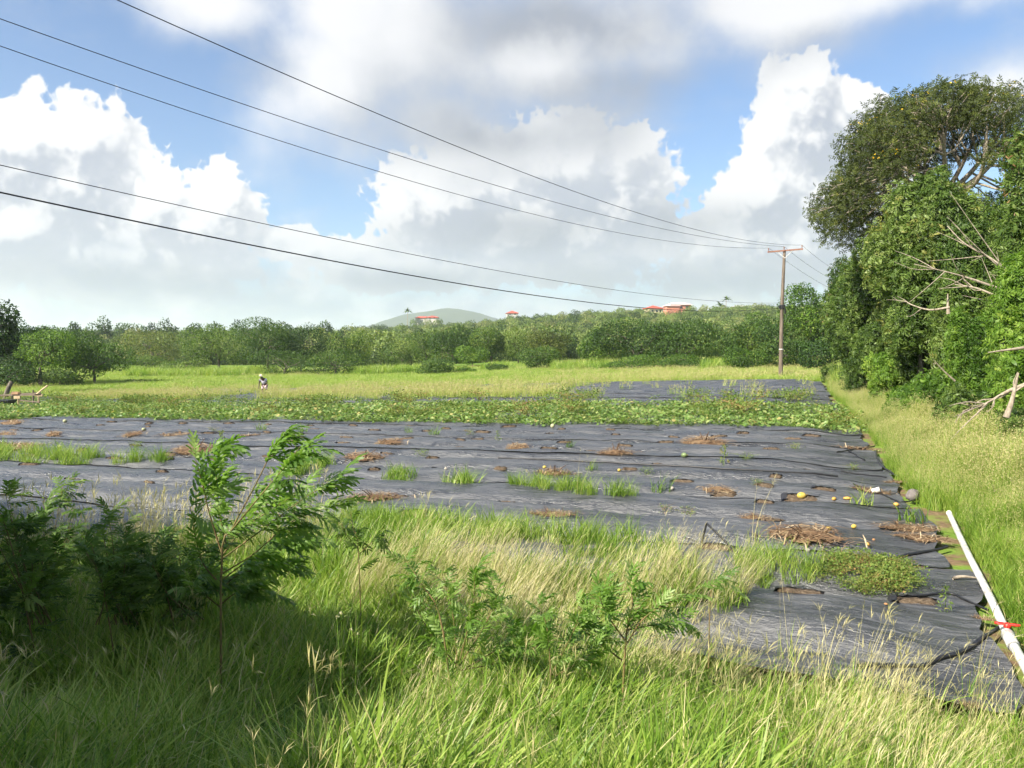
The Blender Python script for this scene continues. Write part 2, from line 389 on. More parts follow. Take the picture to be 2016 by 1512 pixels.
c = k.mix(k.m('MULTIPLY', thread, 0.5), c, (0.45, 0.45, 0.45, 1))
wv = k.noise(k.vm('MULTIPLY', uvn, (2.2, 7.0, 1)), 2.0, 6.0, 0.6, 0.8)
wr = k.noise(k.vm('MULTIPLY', uvn, (1.5, 12.0, 1)), 5.0, 4.0, 0.6, 0.4)
nrm = bump(k, k.m('ADD', wv, k.m('MULTIPLY', wr, 0.35)), 0.75, 0.08)
finish(m_film, k, pbsdf(k, c, k.mr(dust, 0.4, 0.60, 0.23, 0.55), 1.0, nrm))
STRIPS = [(-0.9, 3.42, 'nearest black mulch film strip, beside the white pipe and tall grass'),
          (3.32, 7.2, 'second black film strip, under the bent black hose'), (7.1, 11.9, 'third black film strip, with the yellow melons'),
          (11.8, 15.45, 'fourth black film strip, just beyond the long black hose'), (15.35, 19.1, 'fifth black film strip, touching the near edge of the vine bed')]
vb = 19.0
for nm in ('film strip under the near edge of the green vine bed', 'film strip under the near middle of the vine bed', 'film strip under the far middle of the vine bed', 'film strip under the far edge of the vine bed'):
    STRIPS.append((vb-0.05, vb+3.8, 'black '+nm)); vb += 3.8
for nm in ('first black film strip beyond the vine bed', 'second black film strip beyond the vine bed', 'third black film strip beyond the vine bed', 'fourth black film strip beyond the vine bed', 'farthest black film strip, along the meadow edge'):
    STRIPS.append((vb-0.05, vb+3.6, nm)); vb += 3.6
film_objs = []
for n, (v0, v1, lab) in enumerate(STRIPS):
    near = n < 5
    du = 0.11 if n < 3 else 0.2 if near else 0.35; dv = 0.08 if n < 3 else 0.14 if near else 0.22
    ul = -34.0 if n < 6 else -58.0 if n < 10 else -52.0
    us = np.arange(ul, 0.32, du); vs = np.linspace(v0, v1, int((v1-v0)/dv)+1)
    U, V = np.meshgrid(us, vs)
    edge = 0.25*fbm(V/1.3, V*0+n, 61)*2; Ur = U+(edge-0.28*sstep(3.5, -0.5, V))*sstep(-6, 0, U)
    e0 = 0.30*fbm(U/2.6, U*0+n*3.1, 71)*2
    t = (V-v0)/(v1-v0); Vr = V+e0*(1-2*np.abs(t-0.5))*0+e0*np.where(t < 0.5, 1-2*t, 0)*0.8
    x, y = uv2xy(Ur, Vr); z = film_h(Ur, Vr)+0.004*(n % 2)+0.003
    lip = np.exp(-((V-v0)/0.07)**2)*0.016*(0.3+vnoise(U/1.7, U*0, 81+n)) + np.exp(-((V-v1)/0.10)**2)*0.01
    lip += np.exp(-((U-0.3)/0.12)**2)*0.03
    tail = sstep(v1-0.3, v1, V)*0.014            # the far edge tucks down under the next strip
    z = z+lip-tail
    nu = len(us); i = np.arange(len(vs)-1)[:, None]*nu; j = np.arange(nu-1)[None]
    mb = MB(); mb.add(np.stack([x, y, z], -1), np.stack([i+j, i+j+1, i+nu+j+1, i+nu+j], -1).reshape(-1, 4))
    me = mb.mesh('mulch_film', m_film, True)
    uvl = me.uv_layers.new(name='uv'); li = np.empty(len(me.loops), np.int32); me.loops.foreach_get('vertex_index', li)
    uvl.data.foreach_set('uv', np.stack([Ur.ravel()[li]+n*7.3, Vr.ravel()[li]+n*2.1], -1).astype(np.float32).ravel())
    o = link('mulch_film', me); tag(o, lab, 'mulch film', 'black mulch film strips of the field'); film_objs.append((v0, v1, o))

# ------------------------------------------------------------------ vegetation: materials
G_DARK = [(0.0, (0.010, 0.024, 0.006)), (0.45, (0.030, 0.068, 0.013)), (0.8, (0.060, 0.115, 0.020)), (1.0, (0.12, 0.17, 0.035))]
G_MID = [(0.0, (0.018, 0.040, 0.008)), (0.45, (0.050, 0.100, 0.017)), (0.8, (0.095, 0.155, 0.026)), (1.0, (0.17, 0.21, 0.045))]
G_BRIGHT = [(0.0, (0.03, 0.065, 0.010)), (0.45, (0.085, 0.16, 0.020)), (0.8, (0.15, 0.23, 0.030)), (1.0, (0.24, 0.29, 0.05))]
G_OLIVE = [(0.0, (0.026, 0.045, 0.014)), (0.45, (0.068, 0.118, 0.026)), (0.8, (0.125, 0.185, 0.042)), (1.0, (0.20, 0.24, 0.07))]
G_BROWN = [(0.0, (0.036, 0.045, 0.016)), (0.45, (0.084, 0.112, 0.028)), (0.8, (0.145, 0.170, 0.044)), (1.0, (0.21, 0.20, 0.065))]
m_dark = leafmat('leaf_dark', G_DARK); m_mid = leafmat('leaf_mid', G_MID); m_bright = leafmat('leaf_bright', G_BRIGHT)
m_olive = leafmat('leaf_olive', G_OLIVE, spec=0.2); m_brown = leafmat('leaf_brown', G_BROWN, spec=0.2)
m_forest = leafmat('forest_leaf', [(0.0, (0.030, 0.056, 0.014)), (0.3, (0.072, 0.118, 0.024)), (0.6, (0.130, 0.182, 0.040)), (0.85, (0.18, 0.215, 0.060)), (1.0, (0.18, 0.18, 0.07))], trans=0.25, inst=0.95)
m_bark = plain('bark', (0.075, 0.062, 0.05), (0.22, 0.19, 0.155), 6.0, 0.9, 0.1, 0.6, 0.02, stretch=(3, 3, 0.6))
m_palebark = plain('pale_bark', (0.20, 0.165, 0.125), (0.42, 0.36, 0.28), 9.0, 0.9, 0.1, 0.5, 0.01, stretch=(2, 2, 0.7))
m_stem = plain('green_stem', (0.10, 0.11, 0.03), (0.20, 0.13, 0.06), 14.0, 0.7, 0.2, 0.3, 0.004)
m_yellow = leafmat('yellow_blossom', [(0, (0.55, 0.33, 0.01)), (1, (0.80, 0.55, 0.02))], 0.3, gain=False)
m_pod = leafmat('dry_pods', [(0, (0.07, 0.035, 0.02)), (0.6, (0.20, 0.11, 0.05)), (1, (0.36, 0.25, 0.11))], 0.2, gain=False)

# ------------------------------------------------------------------ vegetation: shapes
DIAM = np.array([[0, 0, 0], [0.5, 0.45, 0.08], [0, 1, -0.05], [-0.5, 0.45, 0.08]], float); DIAMF = np.array([[0, 1, 2, 3]])     # leaf: side, along, normal
FROND = np.array([[-0.12, 0, 0], [0.12, 0, 0], [-0.5, 0.4, 0.05], [0.5, 0.4, 0.05], [-0.42, 0.75, -0.06], [0.42, 0.75, -0.06], [-0.05, 1.05, -0.25], [0.05, 1.05, -0.25]], float)
FRONDF = np.array([[0, 1, 3, 2], [2, 3, 5, 4], [4, 5, 7, 6]])
def _fan():
    V = []; F = []
    for q, (a, y0, L) in enumerate([(-0.95, 0.15, 0.55), (0.95, 0.22, 0.55), (-0.75, 0.45, 0.5), (0.75, 0.52, 0.5), (0.0, 0.62, 0.5)]):
        d = np.array([math.sin(a), math.cos(a), -0.15]); s = np.array([math.cos(a), -math.sin(a), 0])*0.085; o = np.array([0, y0, 0.05*math.cos(3*y0)])
        V += [o, o+d*L*0.5+s+np.array([0, 0, .03]), o+d*L+np.array([0, 0, -.1]), o+d*L*0.5-s+np.array([0, 0, .03])]; F.append([4*q, 4*q+1, 4*q+2, 4*q+3])
    return np.array(V), np.array(F)
FEATH = _fan()      # feathery spray of five narrow leaflets
def sphere_dirs(r, n):
    d = r.normal(size=(n, 3)); return d/np.linalg.norm(d, axis=1)[:, None]
def lobe_points(r, lobes, n, depth=0.16, inner=0.18):
    """points through the outer shells of a set of ellipsoids, with the outward direction"""
    L = np.asarray(lobes, float); a = (L[:, 3]*L[:, 4]+L[:, 4]*L[:, 5]+L[:, 3]*L[:, 5]); pick = r.choice(len(L), n, p=a/a.sum())
    d = sphere_dirs(r, n); rad = 1-np.abs(r.normal(size=n))*depth; m = r.random(n) < inner; rad[m] = r.random(m.sum())**0.5
    P = L[pick, :3]+d*L[pick, 3:6]*rad[:, None]
    keep = np.ones(n, bool)
    for q in range(len(L)):
        e = np.linalg.norm((P-L[q, :3])/L[q, 3:6], axis=1); keep &= ~((e < 0.62) & (pick != q) & (r.random(n) < 0.85))
    return P[keep], d[keep], pick[keep]
def leaves_on(mb, r, P, N, size, shape=(DIAM, DIAMF), wid=0.6, droop=0.25, tone=0.5, spread=0.22, mat=0, wind=(0, 0, 0), flat=0.8):
    n = len(P)
    nf = N+sphere_dirs(r, n)*0.45+np.array([0, 0, 0.25])            # leaf faces look outwards, unevenly
    d = sphere_dirs(r, n)*flat+N*0.15+np.array([0, 0, -droop])+np.asarray(wind)
    up = nf
    d /= np.linalg.norm(d, axis=1)[:, None]
    s = np.cross(d, up); s /= np.linalg.norm(s, axis=1)[:, None]+1e-9; nn = np.cross(s, d)
    M = np.stack([s*wid, d, nn], -1)
    stamp(mb, shape[0], shape[1], M, P, size*(0.7+0.6*r.random(n)), np.clip(tone+spread*r.normal(size=n), 0, 1), mat)
def make_lobes(r, w, dth, h, z0, k=12, base=0.42, flat=1.0):
    """lumps that fill a crown w wide, dth deep and h high whose underside is at z0"""
    out = []
    for i in range(k):
        d = sphere_dirs(r, 1)[0]; d[2] = d[2]*0.9+0.1; q = r.random()**0.4*0.62
        s = base*(0.62+0.55*r.random())
        out.append((d[0]*w/2*q, d[1]*dth/2*q, z0+h/2+d[2]*h/2*q, w/2*s*1.15, dth/2*s*1.15, h/2*s*flat*1.2))
    L = np.array(out); lo = (L[:, :3]-L[:, 3:6]).min(0); hi = (L[:, :3]+L[:, 3:6]).max(0)
    a = np.array([-w/2, -dth/2, z0]); b = np.array([w/2, dth/2, z0+h]); sc = (b-a)/(hi-lo)      # stretch the lumps to fill the crown
    L[:, :3] = a+(L[:, :3]-lo)*sc; L[:, 3:6] *= sc
    return [tuple(q) for q in L]
def limbs(mb, r, base, lobes, rad, forkz, tilt=0.0, n=6, sides=6, mat=0):
    """trunk to the fork, then bent tapering limbs into the lumps"""
    fork = np.array([tilt*forkz, r.normal()*0.05, forkz]); base = np.asarray(base, float)
    mid = (base+fork)/2+np.array([r.normal()*0.06*forkz*0.3, r.normal()*0.05, 0])
    P = curve([base, mid, fork], 7); rr = np.linspace(rad, rad*0.72, 7); rr[0] *= 1.35
    mb.add(*tube(P, rr, 8), mat=mat)
    order = r.permutation(len(lobes))[:n]
    for q in order:
        c = np.array(lobes[q][:3]); m = fork*0.5+c*0.5+r.normal(size=3)*0.12*np.linalg.norm(c-fork)
        P = curve([fork-np.array([0, 0, rad]), m, c], 7); mb.add(*tube(P, np.linspace(rad*0.55, rad*0.10, 7), sides), mat=mat)
        for b in range(2):
            e = c+sphere_dirs(r, 1)[0]*np.array(lobes[q][3:6])*0.8; s = P[3+b]
            mb.add(*tube(curve([s, (s+e)/2+r.normal(size=3)*0.1, e], 5), np.linspace(rad*0.22, rad*0.05, 5), 4), mat=mat)
def tree(name, label, cat, base, w, h, z0, mats, seed, n=4500, leaf=0.30, k=12, dth=None, rad=0.14, tone=0.5, group=None, bark=None, flat=1.0, trunks=1, droop=0.25, wid=0.6, shape=None, limbn=6, inner=0.18, depth=0.16, wind=(0, 0, 0), spread=0.2):
    r = np.random.default_rng(seed); t = thing(name, base, label, cat, group)
    lob = make_lobes(r, w, dth or w*0.9, h-z0, z0, k, flat=flat)
    tm = MB()
    for q in range(trunks):
        b = np.array([0, 0, -0.3]) if trunks == 1 else np.array([r.normal()*0.25, r.normal()*0.2, -0.3])
        limbs(tm, r, b, lob, rad*(1 if q == 0 else 0.75), z0+0.22*(h-z0), tilt=r.normal()*0.06, n=max(3, limbn//trunks))
    tm.obj('trunk', bark or m_bark, t, True)
    P, N, pk = lobe_points(r, lob, n, depth, inner)
    lt = r.normal(size=k)*0.15
    cm = MB(); leaves_on(cm, r, P, N, leaf, shape=shape or (DIAM, DIAMF), wid=wid, droop=droop, tone=tone+lt[pk], spread=spread, wind=wind)
    cm.obj('crown', mats, t)
    return t

# grass: blades as tapering bent strips
def blades(mb, r, n, h0, h1, spread, w, lean=(0, 0), curl=0.4, segs=4, tone=(0.3, 0.7), mat=0, at0=None, stiff=1.6):
    a = r.random(n)*2*np.pi; q = spread*np.sqrt(r.random(n))
    b = np.stack([q*np.cos(a), q*np.sin(a), np.zeros(n)], -1) if at0 is None else at0
    h = h0+(h1-h0)*r.random(n); da = r.random(n)*2*np.pi; c = curl*(0.3+1.0*r.random(n))
    out = np.stack([np.cos(da)*c+lean[0], np.sin(da)*c+lean[1]], -1)
    t = np.linspace(0, 1, segs+1)
    P = np.zeros((n, segs+1, 3)); l = np.linalg.norm(out, axis=1)
    P[:, :, :2] = b[:, None, :2]+out[:, None, :]*h[:, None, None]*(t**stiff)[None, :, None]
    P[:, :, 2] = h[:, None]*(t[None]-0.33*np.minimum(l, 1.6)[:, None]*t[None]**2.2)
    sd = np.stack([-np.sin(da+0.6), np.cos(da+0.6), 0*da], -1)
    ww = w*(0.6+0.8*r.random(n))[:, None]*(1-t[None]**1.6)*0.5+0.0006
    L = P-sd[:, None]*ww[..., None]; Rr = P+sd[:, None]*ww[..., None]
    V = np.stack([L, Rr], 2).reshape(n, -1, 3); m = 2*(segs+1)
    i = np.arange(segs)*2; F = np.stack([i, i+1, i+3, i+2], -1); FF = (F[None]+(np.arange(n)*m)[:, None, None]).reshape(-1, 4)
    tn = tone[0]+(tone[1]-tone[0])*r.random(n)
    T = np.repeat(tn, m)+np.tile(np.repeat(t, 2)*0.12, n)
    mb.add(V.reshape(-1, 3), FF, T, mat); return P[:, -1], P[:, -1]-P[:, -2]
def spikes(mb, r, tip, d, n, L, w, tone, mat=0, spread=0.5):
    """finger-like seed heads at the tips of the stalks"""
    d = d/(np.linalg.norm(d, axis=1)[:, None]+1e-9)
    for i in range(n):
        dd = d+r.normal(size=d.shape)*spread; M = basis(dd); M[:, :, 0] *= w/L
        stamp(mb, DIAM, DIAMF, M, tip, L*(0.6+0.7*r.random(len(tip))), np.clip(tone+0.12*r.normal(size=len(tip)), 0, 1), mat)
def plume(mb, r, tip, d, n, L, size, tone, mat=0):
    """loose airy seed head: specks along the last stretch of a stalk"""
    d = d/(np.linalg.norm(d, axis=1)[:, None]+1e-9); m = len(tip)
    for i in range(n):
        t = r.random(m); P = tip-d*(L*t)[:, None]+r.normal(size=(m, 3))*(0.03+0.10*t)[:, None]*L
        leaves_on(mb, r, P, sphere_dirs(r, m), size, wid=0.35, tone=tone, spread=0.1, mat=mat, droop=0)
GRASS = [(0.0, (0.060, 0.13, 0.014)), (0.35, (0.148, 0.262, 0.028)), (0.65, (0.255, 0.365, 0.056)), (1.0, (0.41, 0.455, 0.13))]
DRY = [(0.0, (0.19, 0.21, 0.055)), (0.35, (0.40, 0.37, 0.15)), (0.7, (0.60, 0.54, 0.29)), (1.0, (0.72, 0.66, 0.44))]
m_grass = leafmat('grass_blade', GRASS, 0.38, 0.45, 0.35, inst=0.35, noise=0.45, namp=0.8, gain=False); m_dry = leafmat('dry_grass', DRY, 0.30, 0.5, 0.3, inst=0.3, tcol=(1.1, 1.05, 0.8), gain=False)
m_seed = leafmat('seed_heads', [(0, (0.26, 0.27, 0.07)), (0.5, (0.46, 0.43, 0.17)), (1, (0.58, 0.50, 0.28))], 0.3, inst=0.3, tcol=(1.1, 1.0, 0.8), gain=False)
m_vine = leafmat('vine_leaf', [(0, (0.055, 0.115, 0.026)), (0.4, (0.13, 0.225, 0.045)), (0.7, (0.22, 0.31, 0.08)), (0.9, (0.33, 0.38, 0.14)), (1, (0.38, 0.33, 0.12))], 0.3, 0.45, 0.35, inst=0.25, gain=False)
m_weed = leafmat('weed_leaf', [(0, (0.06, 0.11, 0.02)), (0.5, (0.14, 0.22, 0.04)), (0.8, (0.25, 0.29, 0.07)), (1, (0.34, 0.20, 0.09))], 0.3, 0.5, 0.3, inst=0.3, gain=False)
m_straw = leafmat('straw', [(0, (0.075, 0.042, 0.026)), (0.4, (0.20, 0.125, 0.070)), (0.75, (0.36, 0.26, 0.15)), (1, (0.52, 0.42, 0.27))], 0.1, 0.7, 0.2, tcol=(1, 1, 1), gain=False)
WIND = (0.30, 0.05)

PROTO = {}
def proto(key, meshes):
    c = bpy.data.collections.new('source_'+key)
    for i, me in enumerate(meshes):
        o = bpy.data.objects.new('%s_source_%02d' % (key, i), me); c.objects.link(o)
    PROTO[key] = (c, len(meshes))
def scatter_group():
    g = bpy.data.node_groups.new('scatter', 'GeometryNodeTree')
    g.interface.new_socket('Geometry', in_out='INPUT', socket_type='NodeSocketGeometry')
    g.interface.new_socket('Source', in_out='INPUT', socket_type='NodeSocketCollection')
    g.interface.new_socket('Geometry', in_out='OUTPUT', socket_type='NodeSocketGeometry')
    N = g.nodes; gi = N.new('NodeGroupInput'); go = N.new('NodeGroupOutput'); L = g.links.new
    ci = N.new('GeometryNodeCollectionInfo'); ci.inputs['Separate Children'].default_value = True; ci.inputs['Reset Children'].default_value = True
    ip = N.new('GeometryNodeInstanceOnPoints'); ip.inputs['Pick Instance'].default_value = True
    def na(name, typ):
        a = N.new('GeometryNodeInputNamedAttribute'); a.data_type = typ; a.inputs[0].default_value = name; return a.outputs[0]
    er = N.new('FunctionNodeEulerToRotation'); L(na('rot', 'FLOAT_VECTOR'), er.inputs[0])
    L(gi.outputs[0], ip.inputs['Points']); L(gi.outputs[1], ci.inputs[0]); L(ci.outputs[0], ip.inputs['Instance'])
    L(na('idx', 'INT'), ip.inputs['Instance Index']); L(er.outputs[0], ip.inputs['Rotation']); L(na('scl', 'FLOAT_VECTOR'), ip.inputs['Scale'])
    L(ip.outputs[0], go.inputs[0]); return g
SCAT = scatter_group()
def scatter(name, label, cat, key, P, scl, rot=None, idx=None, r=rng, spin=True, parent=None):
    P = np.asarray(P, float); n = len(P); me = bpy.data.meshes.new(name); me.vertices.add(n); me.vertices.foreach_set('co', P.astype(np.float32).ravel())
    scl = np.asarray(scl, float); scl = np.repeat(scl[:, None], 3, 1) if scl.ndim == 1 else scl
    if rot is None: rot = np.stack([r.normal(size=n)*0.06, r.normal(size=n)*0.06, (r.random(n)*2*np.pi if spin else r.normal(size=n)*0.35)], -1)
    if idx is None: idx = r.integers(0, PROTO[key][1], n)
    for nm, ty, v in (('rot', 'FLOAT_VECTOR', rot), ('scl', 'FLOAT_VECTOR', scl), ('idx', 'INT', idx)):
        a = me.attributes.new(nm, ty, 'POINT')
        a.data.foreach_set('vector' if ty == 'FLOAT_VECTOR' else 'value', np.asarray(v, np.float32 if ty != 'INT' else np.int32).ravel())
    o = link(name, me, parent); md = o.modifiers.new('scatter', 'NODES'); md.node_group = SCAT
    md[[s for s in SCAT.interface.items_tree if s.name == 'Source'][0].identifier] = PROTO[key][0]
    return tag(o, label, cat, kind='stuff')
def inpoly(px, py, poly):
    poly = np.asarray(poly, float); c = np.zeros(px.shape, bool); j = len(poly)-1
    for i in range(len(poly)):
        xi, yi = poly[i]; xj, yj = poly[j]
        hit = ((yi > py) != (yj > py)) & (px < (xj-xi)*(py-yi)/(yj-yi+1e-9)+xi); c ^= hit; j = i
    return c
def ground_in(poly, density, r=rng, hf=None, bounds=None):
    """random places on the ground inside an outline; the outline is turned into a patch of ground first"""
    W = np.array([ground_hit(a, b)[:2] for a, b in poly]); return patch_in(W, density, r, hf)
def patch_in(W, density, r=rng, hf=None):
    lo = W.min(0); hi = W.max(0); n = int(density*np.prod(hi-lo)); x = lo[0]+(hi[0]-lo[0])*r.random(n); y = lo[1]+(hi[1]-lo[1])*r.random(n)
    m = inpoly(x, y, W); x, y = x[m], y[m]; z = (hf or H)(x, y); return np.stack([x, y, z], -1)
def H_film(x, y):
    u, v = xy2uv(x, y); inside = (u < 0.1) & (v > -0.9) & (v < 52)
    return np.where(inside, film_h(u, v)-0.01, H(x, y))

# source tufts
def mk(fn, n, seed, mats):
    out = []
    for i in range(n):
        r = np.random.default_rng(seed+i); mb = MB(); fn(mb, r); out.append(mb.mesh('tuft', mats))
    return out
def t_green(mb, r): blades(mb, r, 40, 0.18, 0.66, 0.19, 0.0115, WIND, 0.55, 4, (0.05, 0.8))
def t_lush(mb, r):
    blades(mb, r, 40, 0.12, 0.50, 0.20, 0.0145, (0.14, 0), 0.8, 4, (0.0, 0.75))
    blades(mb, r, 2, 0.3, 0.6, 0.12, 0.004, (0.3, 0), 0.4, 4, (0.2, 0.8), 1)
def t_dry(mb, r):
    tp, d = blades(mb, r, 20, 0.40, 0.95, 0.16, 0.0046, (0.42, 0.04), 0.20, 5, (0.25, 0.9), 1, stiff=1.3); spikes(mb, r, tp, d, 2, 0.10, 0.0045, 0.6, 1, 0.12)
    blades(mb, r, 12, 0.25, 0.6, 0.16, 0.004, (0.5, 0.0), 0.35, 4, (0.2, 0.8), 1, stiff=1.2)
    blades(mb, r, 18, 0.15, 0.5, 0.16, 0.006, WIND, 0.5, 4, (0.1, 0.8), 0)
def t_finger(mb, r):
    tp, d = blades(mb, r, 5, 0.55, 1.0, 0.09, 0.0042, (0.12, 0), 0.16, 5, (0.2, 0.6), 1); spikes(mb, r, tp, d, 5, 0.10, 0.0055, 0.45, 1, 0.55)
    blades(mb, r, 14, 0.2, 0.5, 0.10, 0.007, WIND, 0.5, 4, (0.3, 0.8), 0)
def t_plume(mb, r):
    tp, d = blades(mb, r, 16, 0.6, 1.05, 0.16, 0.005, (0.15, 0), 0.25, 4, (0.25, 0.6), 0); plume(mb, r, tp, d, 9, 0.32, 0.026, 0.65, 1)
    blades(mb, r, 26, 0.3, 0.75, 0.18, 0.011, (0.12, 0), 0.5, 4, (0.25, 0.85), 0)
def t_meadow(mb, r):
    blades(mb, r, 46, 0.2, 0.55, 0.42, 0.022, (0.12, 0), 0.45, 2, (0.35, 0.95), 0)
def t_meadow_pale(mb, r):
    tp, d = blades(mb, r, 26, 0.3, 0.65, 0.42, 0.016, (0.15, 0), 0.3, 2, (0.5, 1.0), 0); plume(mb, r, tp, d, 3, 0.25, 0.07, 0.6, 1)
def t_guinea(mb, r):
    blades(mb, r, 60, 0.8, 1.9, 0.5, 0.05, (0.12, 0), 0.4, 3, (0.35, 0.9), 0)
LOBED = []
for a in np.linspace(-2.5, 2.5, 11): LOBED.append((math.sin(a)*(0.42+0.10*math.cos(5*a)), 0.42+math.cos(a)*(0.44+0.10*math.cos(5*a)), 0.10*abs(math.sin(a))))
LOBED = np.array([(0, 0, 0)]+LOBED); LOBEDF = np.array([[0, i, i+1, i+2] for i in range(1, 10, 2)])
def t_vine(mb, r):
    n = 20; p = np.stack([r.normal(size=n)*0.24, r.normal(size=n)*0.24, 0.03+0.13*r.random(n)], -1)
    d = sphere_dirs(r, n); d[:, 2] = -0.1+0.25*r.normal(size=n); up = np.stack([r.normal(size=n)*0.35-0.35, r.normal(size=n)*0.35-0.45, np.ones(n)], -1)
    d /= np.linalg.norm(d, axis=1)[:, None]; s = np.cross(d, up); s /= np.linalg.norm(s, axis=1)[:, None]; M = np.stack([s, d, np.cross(s, d)], -1)
    stamp(mb, LOBED, LOBEDF, M, p, 0.06+0.08*r.random(n), np.clip(0.5+0.24*r.normal(size=n), 0, 1))
    for i in range(n): mb.add(*tube([[p[i, 0]*0.6, p[i, 1]*0.6, 0.0], p[i]], 0.004, 3, False), tone=0.8)
def t_weed(mb, r):
    n = 90; p = np.stack([r.normal(size=n)*0.12, r.normal(size=n)*0.12, 0.02+0.20*r.random(n)], -1)
    leaves_on(mb, r, p, sphere_dirs(r, n), 0.035, tone=0.45, spread=0.2, droop=-0.2, wid=0.8)
    for i in range(8): mb.add(*tube(curve([[0, 0, 0], [r.normal()*.08, r.normal()*.08, .1], [r.normal()*.16, r.normal()*.16, .18]], 4), 0.003, 3, False), tone=0.85)
proto('green', mk(t_green, 5, 100, [m_grass, m_dry])); proto('lush', mk(t_lush, 5, 110, [m_grass, m_dry])); proto('dry', mk(t_dry, 5, 120, [m_grass, m_dry]))
proto('finger', mk(t_finger, 4, 130, [m_grass, m_dry])); proto('plume', mk(t_plume, 4, 140, [m_grass, m_seed])); proto('meadow', mk(t_meadow, 4, 150, [m_grass, m_seed]))
proto('meadowpale', mk(t_meadow_pale, 4, 160, [m_grass, m_seed])); proto('guinea', mk(t_guinea, 3, 170, [m_grass, m_dry]))
proto('vine', mk(t_vine, 6, 180, m_vine)); proto('weed', mk(t_weed, 5, 190, m_weed))

# ------------------------------------------------------------------ wood on the hillside
def crown_mesh(seed, k=7, n=900, leaf=0.46):
    r = np.random.default_rng(seed); mb = MB(); lob = make_lobes(r, 6.0, 6.0, 5.0, 0.6, k, 0.55); P, N, pk = lobe_points(r, lob, n, 0.12, 0.1)
    leaves_on(mb, r, P, N, leaf, wid=0.75, tone=0.45+r.normal(size=k)[pk]*0.08, spread=0.10); mb.add(*tube([[0, 0, -1.5], [0, 0, 1], [0.2, 0, 3]], [0.2, 0.16, 0.1], 5, False), tone=0.0)
    return mb.mesh('forest_tree', m_forest)
proto('forest', [crown_mesh(300+i) for i in range(7)])
r = np.random.default_rng(11); P = []; S = []
y = 150.0
while y < 585:
    sp = 3.3+0.004*(y-132); hw = 0.72*y+20
    xs = np.arange(-hw, hw, sp); xs = xs+r.normal(size=len(xs))*sp*0.35; ys = y+r.normal(size=len(xs))*sp*0.4
    P.append(np.stack([xs, ys, H(xs, ys)-0.4], -1)); S.append(0.42+0.70*r.random(len(xs))**3+0.40*(vnoise(xs/22, ys/22, 3)-0.2)); y += sp*0.95
P = np.concatenate(P); S = np.concatenate(S)
px_, py_, _ = proj(P[:, 0], P[:, 1], P[:, 2])
# left of the view the land is open up to a far row of trees; keep house plots clear
keep = ~((px_ < 560) & (P[:, 1] < 170) & (P[:, 0] > -140)); S = np.where((px_ < 620) & (P[:, 1] > 260), S*1.25, S)
HOUSES = [(1285, 480.0, 75), (1335, 500.0, 75), (1008, 640.0, 9), (843, 600.0, 9), (1455, 520.0, 40)]
for hpx, hd, cl in HOUSES:
    hx = (hpx-CX)/FPX*hd; keep &= ~((np.abs(P[:, 0]-hx) < 12) & (P[:, 1] > hd-cl) & (P[:, 1] < hd+10))
P, S = P[keep], S[keep]
for hpx, yt, hd in [(826, 628.5, 585), (838, 628.5, 586), (848, 629, 584), (858, 628.5, 586), (868, 627, 590), (814, 627, 590), (1000, 620.5, 628), (1008, 621, 627), (1017, 620.5, 628), (1278, 617, 468), (1292, 617.5, 468), (1300, 616, 470), (1322, 610.5, 486), (1336, 611, 486), (1350, 610.5, 486), (1362, 608, 490)]:
    x = (hpx-CX)/FPX*hd; g = float(H(x, hd)); P = np.concatenate([P, [[x, hd, g-0.4]]]); S = np.concatenate([S, [max(0.5, (CAMZ-(yt-HY)/FPX*hd-g)/5.3)]])
zs = 0.85+0.4*r.random(len(S)); zs[-16:] = 1.0; sc = np.stack([np.minimum(S, 1.1), np.minimum(S, 1.1), S*zs], -1)
scatter('hillside_forest', 'dense mixed green wood covering the hillside below the houses', 'forest', 'forest', P, sc, np.stack([r.normal(size=len(S))*.08, r.normal(size=len(S))*.08, r.random(len(S))*6.28], -1), r=r)

